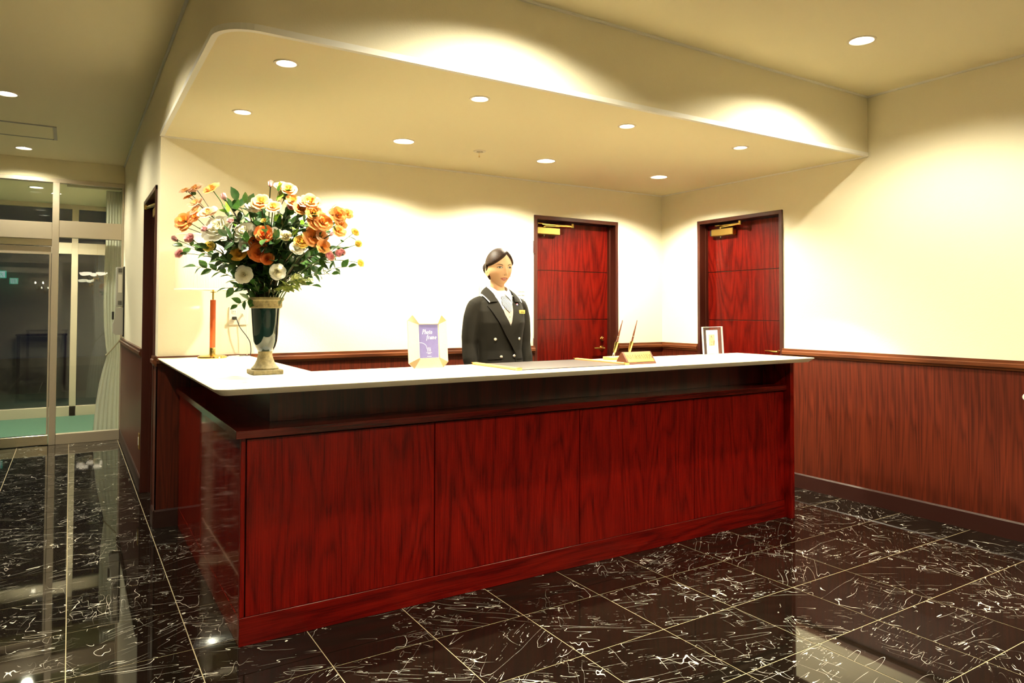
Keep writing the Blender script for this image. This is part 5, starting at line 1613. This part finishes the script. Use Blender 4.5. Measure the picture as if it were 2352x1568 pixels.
def front_hit(bvh, x, z, y0=-0.6):
    h = bvh.ray_cast(Vector((x, y0, z)), Vector((0, 1, 0)))
    return h[0].y if h[0] is not None else None
def patch(bvh, left, right, ncol, nrow, off, thick, fallback=0.0, bulge=0.0, flare=0.0):
    """applique between two border polylines (x, z), laid on the front of a surface and given thickness"""
    def samp(pl, t):
        f = t * (len(pl) - 1)
        i = min(int(f), len(pl) - 2)
        return pl[i][0] + (pl[i + 1][0] - pl[i][0]) * (f - i), pl[i][1] + (pl[i + 1][1] - pl[i][1]) * (f - i)
    bm = BM()
    F_, B_ = [], []
    for r in range(nrow + 1):
        t = r / nrow
        a, b = samp(left, t), samp(right, t)
        rf, rb = [], []
        for c in range(ncol + 1):
            u = c / ncol
            x, z = a[0] + (b[0] - a[0]) * u, a[1] + (b[1] - a[1]) * u
            y = front_hit(bvh, x, z)
            y = fallback if y is None else y
            o_ = off + bulge * math.sin(PI * u) * math.sin(PI * min(1, t + 0.15))
            rf.append(bm.verts.new((x, y - o_ - thick, z))); rb.append(bm.verts.new((x, y - off + 0.001, z)))
        F_.append(rf); B_.append(rb)
    for r in range(nrow):
        for c in range(ncol):
            bm.faces.new((F_[r][c], F_[r][c + 1], F_[r + 1][c + 1], F_[r + 1][c]))
            bm.faces.new((B_[r][c], B_[r + 1][c], B_[r + 1][c + 1], B_[r][c + 1]))
    for r in range(nrow):
        for c in (0, ncol):
            bm.faces.new((F_[r][c], F_[r + 1][c], B_[r + 1][c], B_[r][c]))
    for c in range(ncol):
        for r in (0, nrow):
            bm.faces.new((F_[r][c], F_[r][c + 1], B_[r][c + 1], B_[r][c]))
    return bm
# ---- face details
M['eye_white'] = mat('eye_white', (0.60, 0.57, 0.53), 0.2)
M['iris'] = mat('dark_brown_iris', (0.018, 0.008, 0.004), 0.08)
M['lash'] = mat('lash_brown', (0.010, 0.006, 0.004), 0.6)
M['brow'] = mat('brow_brown', (0.040, 0.018, 0.008), 0.7)
M['lip'] = mat('coral_lips', (0.48, 0.11, 0.07), 0.35)
M['mouth_dark'] = mat('mouth_line', (0.11, 0.022, 0.015), 0.5)
M['teeth'] = mat('teeth', (0.85, 0.82, 0.74), 0.2)
hz = HC.z
def P_head(*a, **k):
    return patch(head_bvh, *a, **k)
for sx in (-1, 1):
    ex = sx * 0.0315
    def X(v):
        return ex + sx * v          # +v is towards the temple
    n = 9
    us = [-0.0145 + 0.029 * i / n for i in range(n + 1)]
    def upper(v):
        return hz + 0.0005 + 0.0058 * (1 - ((v + 0.001) / 0.0150) ** 2) + 0.10 * v
    def lower(v):
        return hz + 0.0005 - 0.0044 * (1 - ((v - 0.001) / 0.0150) ** 2) + 0.10 * v
    eb = P_head([(X(v), lower(v)) for v in us], [(X(v), upper(v)) for v in us], 4, n, 0.0002, 0.0006, bulge=0.0012)
    eye = obj('eye', eb, 'eye_white', person, 60)
    ic = (X(0.0), hz + 0.0016)
    ib = BM()
    yc = front_hit(head_bvh, *ic)
    lathe(ib, [(0, 0.0012), (0.0032, 0.0010), (0.0058, 0.0)], 20)
    io = obj('iris', ib, 'iris', eye, 60)
    io.matrix_local = Matrix.Translation((ic[0], yc - 0.0021, ic[1])) @ Matrix.Rotation(PI / 2, 4, 'X') @ Matrix.Diagonal((1, 0.88, 1, 1))
    lb = P_head([(X(v), upper(v) - 0.0007) for v in us + [0.017]], [(X(v), upper(v) + 0.0019) for v in us + [0.017]], 1, n + 1, 0.0006, 0.0014)
    obj('eyelash_line', lb, 'lash', eye)
    lb = P_head([(X(v), lower(v) - 0.0004) for v in us], [(X(v), lower(v) + 0.0004) for v in us], 1, n, 0.0004, 0.0008)
    obj('lower_lash', lb, 'brow', eye)
    bp = [(-0.0150, 0.0140), (-0.008, 0.0172), (0.002, 0.0205), (0.011, 0.0212), (0.0215, 0.0165)]
    wv = [0.0018, 0.0022, 0.0019, 0.0013, 0.0003]
    br = P_head([(X(a), hz + b - w_) for (a, b), w_ in zip(bp, wv)], [(X(a), hz + b + w_) for (a, b), w_ in zip(bp, wv)], 2, 12, 0.0001, 0.0008)
    obj('eyebrow', br, 'brow', person, 60)
    nb = BM(); lathe(nb, [(0, 0.0006), (0.0026, 0.0)], 10)
mw = 0.0235
us = [-mw + 2 * mw * i / 12 for i in range(13)]
def smile(v):
    return hz - 0.0680 + 0.0035 * (v / mw) ** 2
def up_out(v):
    t = abs(v / mw)
    return smile(v) + 0.0016 + (0.0062 - 0.0014 * math.exp(-(v / 0.004) ** 2)) * (1 - t ** 1.6)
def lo_out(v):
    t = abs(v / mw)
    return smile(v) - 0.0014 - 0.0085 * (1 - t ** 2)
def gap(v):
    return 0.0024 * (1 - (v / (mw * 0.85)) ** 2) if abs(v) < mw * 0.85 else 0.0002
lips = P_head([(v, smile(v) + gap(v) * 0.4) for v in us], [(v, up_out(v)) for v in us], 3, 12, 0.0001, 0.0008, bulge=0.0008)
lp = obj('lips', lips, 'lip', person, 60)
obj('lower_lip', P_head([(v, lo_out(v)) for v in us], [(v, smile(v) - gap(v) * 0.6) for v in us], 3, 12, 0.0001, 0.0008, bulge=0.0010), 'lip', lp, 60)
obj('mouth_opening', P_head([(v, smile(v) - gap(v) * 0.9 - 0.0005) for v in us], [(v, smile(v) + gap(v) * 0.7 + 0.0005) for v in us], 2, 12, -0.0002, 0.0006), 'mouth_dark', lp)
ut = [v for v in us if abs(v) < mw * 0.62]
obj('teeth', P_head([(v, smile(v) - gap(v) * 0.45) for v in ut], [(v, smile(v) + gap(v) * 0.5) for v in ut], 2, len(ut) - 1, 0.0002, 0.0007), 'teeth', lp)
for sx in (-1, 1):
    ns = P_head([(sx * 0.0035, hz - 0.0470), (sx * 0.0090, hz - 0.0465)], [(sx * 0.0035, hz - 0.0448), (sx * 0.0090, hz - 0.0440)], 2, 3, -0.0002, 0.0008)
    obj('nostril', ns, 'mouth_dark', person, 60)
FACE = [o for o in person.children if o.name.split('.')[0] in ('eye', 'eyebrow', 'lips', 'nostril')]
for o in FACE:
    o.matrix_local = RH
# ---- hair: swept cap with side parting, low bun behind
def hair_h(p):
    """signed amount inside the hair region, p relative to HC on the bare skull"""
    x, y, z = p
    if y < 0.012:
        zl = 0.083 - (0.026 - x) * 0.74 if x < 0.026 else 0.083 - (x - 0.026) * 1.55
        zl = max(zl, 0.004 + max(0.0, -y - 0.035) * 0.2)
        return z - zl
    return min(z + 0.075 - 0.6 * max(0, 0.045 - y), 0.05)
bm = BM()
hd = sphere_dirs(144, 110)
grid = []
for r in hd:
    row = []
    for d in r:
        w, dp, h = 0.0735, 0.094, 0.112
        p = head_point(d)
        hh = hair_h(p)
        t = max(0.0, min(1.0, (hh + 0.002) / 0.016))
        t = t * t * (3 - 2 * t)
        vol = 0.010 + 0.006 * max(0, d.z) + 0.006 * max(0, d.y)
        streak = 0.0004 * math.sin(90 * (d.x * 0.8 + d.z * 0.6) + 8 * d.y)
        row.append((p, hh, (vol + streak) * t - 0.0035 * (1 - t), d))
    grid.append(row)
vm = {}
for j in range(len(grid) - 1):
    for i in range(144):
        q = [(j, i), (j, (i + 1) % 144), (j + 1, (i + 1) % 144), (j + 1, i)]
        if max(grid[a][b][1] for a, b in q) > -0.004:
            vv = []
            for a, b in q:
                key = (a, b if 0 < a < len(grid) - 1 else 0)
                if key not in vm:
                    p, hh, th_, d = grid[a][b]
                    vm[key] = bm.verts.new(HC + p + Vector((d.x, d.y * 0.9, d.z)).normalized() * th_)
                if vm[key] not in vv:
                    vv.append(vm[key])
            if len(vv) >= 3:
                try:
                    bm.faces.new(vv)
                except ValueError:
                    pass
hair = obj('hair', bm, 'hair', person, 70)
hair.matrix_local = RH
bm = BM()
for k in range(3):      # coiled bun at the nape
    cpt = [HC + Vector((-0.024 + 0.034 * math.cos(t + k) * (0.9 - 0.2 * k), 0.106 + 0.012 * k + 0.005 * math.sin(3 * t), 0.004 + 0.034 * math.sin(t + k) * (0.9 - 0.2 * k))) for t in [i * 2 * PI / 18 for i in range(19)]]
    tube(bm, cpt, 0.015, 10)
tube(bm, [HC + Vector((-0.020, 0.085, 0.004)), HC + Vector((-0.026, 0.130, 0.004))], [0.034, 0.022], 16)
obj('hair_bun', bm, 'hair', hair, 70)
# ---- blazer
bm = BM()
loft(bm, [(0.80, 0, 0.0, 0.188, 0.126), (0.90, 0, 0, 0.178, 0.122), (1.00, 0, -0.002, 0.160, 0.112), (1.08, 0, -0.004, 0.150, 0.106), (1.16, 0, -0.008, 0.153, 0.112), (1.25, 0, -0.014, 0.163, 0.122),
          (1.32, 0, -0.006, 0.166, 0.108), (1.375, 0, 0.004, 0.158, 0.084), (1.402, 0, 0.008, 0.128, 0.066), (1.416, 0, 0.010, 0.098, 0.056)], 40, 2.25)
for sx in (-1, 1):
    tube(bm, smooth_path([(sx * 0.112, 0.008, 1.372), (sx * 0.158, 0.010, 1.352), (sx * 0.182, 0.014, 1.28), (sx * 0.194, 0.018, 1.12), (sx * 0.198, -0.010, 1.00), (sx * 0.192, -0.046, 0.895)], 4), [0.046] * 4 + [0.050] * 4 + [0.052] * 4 + [0.048] * 4 + [0.043] * 5, 18)
blz_me = remesh(bm, 0.0050, 4)
blazer = link('blazer', blz_me, 'blazer', person)
yoke = BM()
loft(yoke, [(1.34, 0, 0.000, 0.112, 0.082), (1.385, 0, 0.004, 0.095, 0.072), (1.420, 0, 0.010, 0.072, 0.060), (1.447, 0, 0.012, 0.055, 0.053)], 36)
shirt_top = obj('shirt_yoke', yoke, 'shirt', person, 60)
bm = BM(); bm.from_mesh(blz_me); bm.from_mesh(shirt_top.data)
bvh = BVHTree.FromBMesh(bm); bm.free()
FB = -0.06
def on(left, right, nc, nr, off, th, m, name, parent=None, bulge=0.0, sm=50):
    return obj(name, patch(bvh, left, right, nc, nr, off, th, FB, bulge), m, person if parent is None else parent, sm)
shirt = on([(-0.060, 1.432), (-0.056, 1.36), (-0.004, 1.222)], [(0.060, 1.432), (0.056, 1.36), (0.008, 1.222)], 10, 14, 0.0, 0.003, 'shirt', 'shirt_front')
vest = on([(-0.040, 1.330), (-0.028, 1.29), (-0.002, 1.221)], [(0.050, 1.365), (0.036, 1.30), (0.006, 1.221)], 8, 10, 0.003, 0.002, 'vest', 'vest')
bm = BM(); lathe(bm, [(0, 0.002), (0.004, 0.002), (0.005, 0)], 12); o = obj('vest_button', bm, 'silver', vest); o.matrix_local = Matrix.Translation((0.002, front_hit(bvh, 0.002, 1.285) - 0.007, 1.285)) @ Matrix.Rotation(PI / 2, 4, 'X')
def checker():
    m = mat('black_white_checked_silk', (0.5, 0.5, 0.5), 0.65, spec=0.2)
    c = N(m, 'ShaderNodeTexChecker')
    c.inputs['Scale'].default_value = 1.0
    c.inputs['Color1'].default_value = (0.008, 0.008, 0.010, 1); c.inputs['Color2'].default_value = (0.40, 0.39, 0.38, 1)
    src = N(m, 'ShaderNodeTexCoord').outputs['Object']
    sp_ = N(m, 'ShaderNodeSeparateXYZ'); K(m, src, sp_.inputs[0])
    cb = N(m, 'ShaderNodeCombineXYZ')
    a = math_n(m, 'MULTIPLY', math_n(m, 'ADD', sp_.outputs[0], sp_.outputs[2]), 125.0)
    b = math_n(m, 'MULTIPLY', math_n(m, 'SUBTRACT', sp_.outputs[2], sp_.outputs[0]), 125.0)
    K(m, a, cb.inputs[0]); K(m, b, cb.inputs[1]); cb.inputs[2].default_value = 0.5
    K(m, cb.outputs[0], c.inputs['Vector'])
    K(m, c.outputs[0], BS(m).inputs['Base Color'])
    return m
M['checked'] = checker()
on([(-0.016, 1.412), (-0.026, 1.385), (-0.031, 1.362), (-0.012, 1.330), (0.004, 1.312)], [(0.018, 1.412), (0.026, 1.385), (0.033, 1.360), (0.022, 1.328), (0.008, 1.312)], 8, 16, 0.007, 0.004, 'checked', 'scarf', bulge=0.005)
def strip3(inner, outer, thick, n=4, sub=5):
    """curved cloth strip between two 3D edges, thickened outwards"""
    A, B_ = smooth_path(inner, sub), smooth_path(outer, sub)
    bm = BM()
    F_, G_ = [], []
    for a_, b_ in zip(A, B_):
        rf, rg = [], []
        for k in range(n + 1):
            t = k / n
            q = a_.lerp(b_, t)
            nrm = Vector((q.x, q.y - 0.01, 0.05)).normalized()
            q = q + nrm * (0.006 * math.sin(PI * t))
            rf.append(bm.verts.new(q + nrm * thick)); rg.append(bm.verts.new(q))
        F_.append(rf); G_.append(rg)
    m_ = len(A)
    for r in range(m_ - 1):
        for k in range(n):
            bm.faces.new((F_[r][k], F_[r][k + 1], F_[r + 1][k + 1], F_[r + 1][k])); bm.faces.new((G_[r][k], G_[r + 1][k], G_[r + 1][k + 1], G_[r][k + 1]))
        for k in (0, n):
            bm.faces.new((F_[r][k], F_[r + 1][k], G_[r + 1][k], G_[r][k]))
    for r in (0, m_ - 1):
        for k in range(n):
            bm.faces.new((F_[r][k], F_[r][k + 1], G_[r][k + 1], G_[r][k]))
    return bm
def mir(pts, sx):
    return [(sx * x, y, z) for x, y, z in pts]
for sx in (-1, 1):
    obj('shirt_collar', strip3(mir([(0.0, 0.062, 1.480), (0.050, 0.040, 1.478), (0.056, 0.002, 1.470), (0.044, -0.034, 1.452), (0.010, -0.055, 1.424)], sx), mir([(0.0, 0.070, 1.440), (0.060, 0.046, 1.438), (0.070, 0.000, 1.430), (0.066, -0.050, 1.404), (0.048, -0.086, 1.366)], sx), 0.003), 'shirt', person, 60)
# lapels: the one on the picture's left laps over
on([(0.058, 1.412), (0.052, 1.385), (0.030, 1.300), (0.002, 1.224), (0.004, 1.190)], [(0.080, 1.400), (0.092, 1.378), (0.118, 1.350), (0.080, 1.262), (0.016, 1.160)], 8, 16, 0.006, 0.005, 'blazer', 'lapel')
on([(-0.080, 1.400), (-0.094, 1.380), (-0.124, 1.352), (-0.080, 1.262), (-0.030, 1.178), (0.012, 1.120), (0.056, 1.056)], [(-0.058, 1.412), (-0.052, 1.385), (-0.032, 1.300), (0.003, 1.222), (0.026, 1.172), (0.044, 1.122), (0.060, 1.056)], 8, 24, 0.009, 0.005, 'blazer', 'lapel')
for sx in (-1, 1):      # upper collar leaves with white piping on the outer edge
    oe = mir([(0.0, 0.092, 1.430), (0.088, 0.062, 1.424), (0.112, 0.004, 1.418), (0.116, -0.048, 1.398), (0.110, -0.084, 1.372)], sx)
    cl = obj('collar', strip3(mir([(0.0, 0.068, 1.474), (0.060, 0.042, 1.470), (0.070, -0.004, 1.456), (0.066, -0.060, 1.420), (0.062, -0.092, 1.376)], sx), oe, 0.005), 'blazer', person, 60)
    pe = [Vector(q) + Vector((q[0], q[1], 0.05)).normalized() * 0.005 for q in smooth_path(oe, 5)[8:]]
    obj('piping', tube(BM(), pe, 0.0033, 8), 'shirt', cl, 60)
# front overlap edge, pocket welts, buttons, badge, pin
on([(0.052, 1.060), (0.060, 0.985), (0.062, 0.93)], [(0.058, 1.060), (0.066, 0.985), (0.068, 0.93)], 1, 6, 0.001, 0.003, 'blazer', 'front_edge')
for sx in (-1, 1):
    on([(sx * 0.050, 1.030), (sx * 0.125, 1.026)], [(sx * 0.050, 1.042), (sx * 0.125, 1.038)], 2, 8, 0.001, 0.003, 'blazer', 'pocket_welt')
for bx_, bz_ in ((-0.085, 1.150), (0.085, 1.150), (-0.046, 1.043), (0.046, 1.046), (-0.046, 0.94), (0.046, 0.94)):
    yb_ = front_hit(bvh, bx_, bz_)
    e = 0.004
    nx = (front_hit(bvh, bx_ + e, bz_) - front_hit(bvh, bx_ - e, bz_)) / (2 * e)
    bm = BM(); lathe(bm, [(0, 0.0055), (0.006, 0.0055), (0.0085, 0.0045), (0.0100, 0.0020), (0.0095, 0.0)], 20)
    o = obj('button', bm, 'silver', person, 40)
    o.matrix_local = Matrix.Translation((bx_, yb_ - 0.0015, bz_)) @ Vector((nx, -1, 0)).to_track_quat('Z', 'Y').to_matrix().to_4x4()
yb_ = front_hit(bvh, 0.106, 1.318)
M['badge'] = mat('gold_name_badge', (0.80, 0.50, 0.10), 0.35, metal=0.3)
badge = bpy.data.objects.new('name_badge', None); COL.objects.link(badge); badge.parent = person
badge.matrix_local = Matrix.Translation((0.104, yb_ - 0.014, 1.316)) @ Matrix.Rotation(0.30, 4, 'Z')
bm = BM(); box(bm, -0.027, 0.027, -0.003, 0.002, -0.011, 0.011, bev=0.001); obj('plate', bm, 'badge', badge)
bm = BM()
for k in range(4):
    box(bm, -0.014 + k * 0.009, -0.008 + k * 0.009, -0.0034, -0.002, -0.006, 0.0005)
box(bm, -0.012, 0.014, -0.0034, -0.002, 0.004, 0.0058)
obj('engraving', bm, 'brow', badge)
yb_ = front_hit(bvh, 0.078, 1.362)
for nm, m, dz in (('lapel_pin', (0.55, 0.03, 0.03), 0.0), ('pin_centre', (0.75, 0.75, 0.78), -0.001), ('pin_base', (0.03, 0.06, 0.25), -0.004)):
    bm = BM(); lathe(bm, [(0, 0.002 + (0.0006 if dz == -0.001 else 0.0002 if dz else 0)), (0.0065 if dz == 0 else 0.0045, 0.0015), (0.007 if dz == 0 else 0.005, 0)], 16)
    mm = mat(nm + '_enamel', m, 0.3)
    o = obj(nm, bm, mm, person); o.matrix_local = Matrix.Translation((0.078, yb_ - 0.0125 - (0.0012 if dz else 0), 1.362 + dz)) @ Matrix.Rotation(PI / 2, 4, 'X')
# ---- skirt and shoes (behind the counter)
bm = BM()
loft(bm, [(0.46, 0, 0.0, 0.190, 0.130), (0.60, 0, 0, 0.198, 0.135), (0.80, 0, 0, 0.182, 0.122), (0.98, 0, 0, 0.150, 0.104)], 36)
obj('skirt', bm, 'blazer', person, 60)
for sx in (-1, 1):
    bm = BM()
    tube(bm, [(sx * 0.082, 0.062, 0.045), (sx * 0.083, 0.02, 0.046), (sx * 0.084, -0.05, 0.036), (sx * 0.087, -0.13, 0.028), (sx * 0.088, -0.175, 0.018)], [0.024, 0.040, 0.042, 0.036, 0.012], 16)
    for vv in bm.verts:
        vv.co.z = max(vv.co.z, 0.0)
    box(bm, sx * 0.082 - 0.016, sx * 0.082 + 0.016, 0.025, 0.062, 0.0, 0.04)
    obj('shoe', bm, 'black_plastic', person, 50)
# ================================================================== LOBBY BEHIND THE CAMERA (mirrored in the entrance glass)
M['bulb_warm'] = emis('warm_bulb', (1.0, 0.86, 0.62), 30.0)
M['bowl_glow'] = emis('lit_glass_bowl', (1.0, 0.84, 0.60), 9.0)
t = thing('wall_sconce', 'brass twin candle wall sconce with two lit bulbs on the rear wall', 'sconce', (-0.63, YMIN, 1.86))
bm = BM(); lathe(bm, [(0, -0.05), (0.03, -0.04), (0.035, 0.0), (0.03, 0.04), (0, 0.05)], 20, 0, 0.02); obj('backplate', bm, 'brass', t, 50)
for sx in (-1, 1):
    bm = BM(); tube(bm, smooth_path([(0, 0.03, -0.02), (sx * 0.03, 0.10, -0.06), (sx * 0.075, 0.12, -0.01), (sx * 0.075, 0.12, 0.03)], 4), 0.006, 8); a_ = obj('arm', bm, 'brass', t, 60)
    bm = BM(); lathe(bm, [(0.018, 0.028), (0.010, 0.034), (0.009, 0.085)], 14, sx * 0.075, 0.12); obj('candle', bm, 'white_plastic', a_, 50)
    bm = BM(); lathe(bm, [(0.006, 0.085), (0.016, 0.105), (0.013, 0.125), (0, 0.145)], 14, sx * 0.075, 0.12); obj('bulb', bm, 'bulb_warm', a_, 60)
t = thing('exit_sign', 'green and white lit emergency exit sign hanging from the rear ceiling', 'exit sign', (-1.34, -2.9, 2.05))
M['exit_green'] = emis('exit_green', (0.05, 0.85, 0.50), 2.2)
M['exit_white'] = emis('exit_white', (0.75, 1.0, 0.95), 2.6)
bm = BM(); box(bm, -0.10, 0.10, -0.02, 0.02, 0.0, 0.17, bev=0.004); obj('housing', bm, 'exit_green', t)
bm = BM(); box(bm, -0.075, 0.075, 0.020, 0.022, 0.018, 0.152); f = obj('face', bm, 'exit_white', t)
bm = BM()
tube(bm, [(0.0, 0.023, 0.118), (0.0, 0.023, 0.132)], 0.010, 8)
for a, b in (((0.0, 0.11), (0.012, 0.075)), ((0.012, 0.075), (-0.022, 0.055)), ((-0.022, 0.055), (-0.045, 0.060)), ((0.012, 0.075), (0.030, 0.050)), ((0.030, 0.050), (0.032, 0.028)), ((0.0, 0.105), (-0.025, 0.088)), ((0.0, 0.105), (0.030, 0.095))):
    tube(bm, [(a[0], 0.023, a[1]), (b[0], 0.023, b[1])], 0.006, 6)
obj('running_figure', bm, 'exit_green', f)
bm = BM(); tube(bm, [(0, 0, 0.17), (0, 0, ZC - 2.05)], 0.008, 8); obj('hanger', bm, 'white_plastic', t)
t = thing('chandelier', 'brass chandelier with lit glass bowls hanging in the rear lobby', 'chandelier', (0.50, -2.0, 1.96))
bm = BM(); tube(bm, [(0, 0, 0.06), (0, 0, ZC - 1.96)], 0.010, 10); lathe(bm, [(0, 0.02), (0.035, 0.05), (0.04, 0.10), (0, 0.14)], 20); obj('stem', bm, 'brass', t, 60)
for k in range(6):
    a = 2 * PI * k / 6 + 0.3
    c_, s_ = math.cos(a), math.sin(a)
    bm = BM(); tube(bm, smooth_path([(0.03 * c_, 0.03 * s_, 0.08), (0.14 * c_, 0.14 * s_, 0.02), (0.26 * c_, 0.26 * s_, 0.10), (0.27 * c_, 0.27 * s_, 0.15)], 4), 0.007, 8); ar = obj('arm', bm, 'brass', t, 60)
    bm = BM(); lathe(bm, [(0.02, 0.150), (0.060, 0.165), (0.082, 0.195), (0.088, 0.225), (0.084, 0.225), (0.055, 0.172), (0, 0.165)], 20, 0.27 * c_, 0.27 * s_); obj('glass_bowl', bm, 'bowl_glow', ar, 60)
t = thing('side_table', 'dark wooden console table against the rear wall', 'table', (-0.55, YMIN + 0.26, 0))
bm = BM(); box(bm, -0.50, 0.50, -0.20, 0.20, 0.74, 0.78, bev=0.004); obj('table_top', bm, 'frame_wood', t)
for sx in (-1, 1):
    for sy in (-1, 1):
        bm = BM(); box(bm, sx * 0.45 - 0.025, sx * 0.45 + 0.025, sy * 0.16 - 0.025, sy * 0.16 + 0.025, 0, 0.74, bev=0.003); obj('leg', bm, 'frame_wood', t)
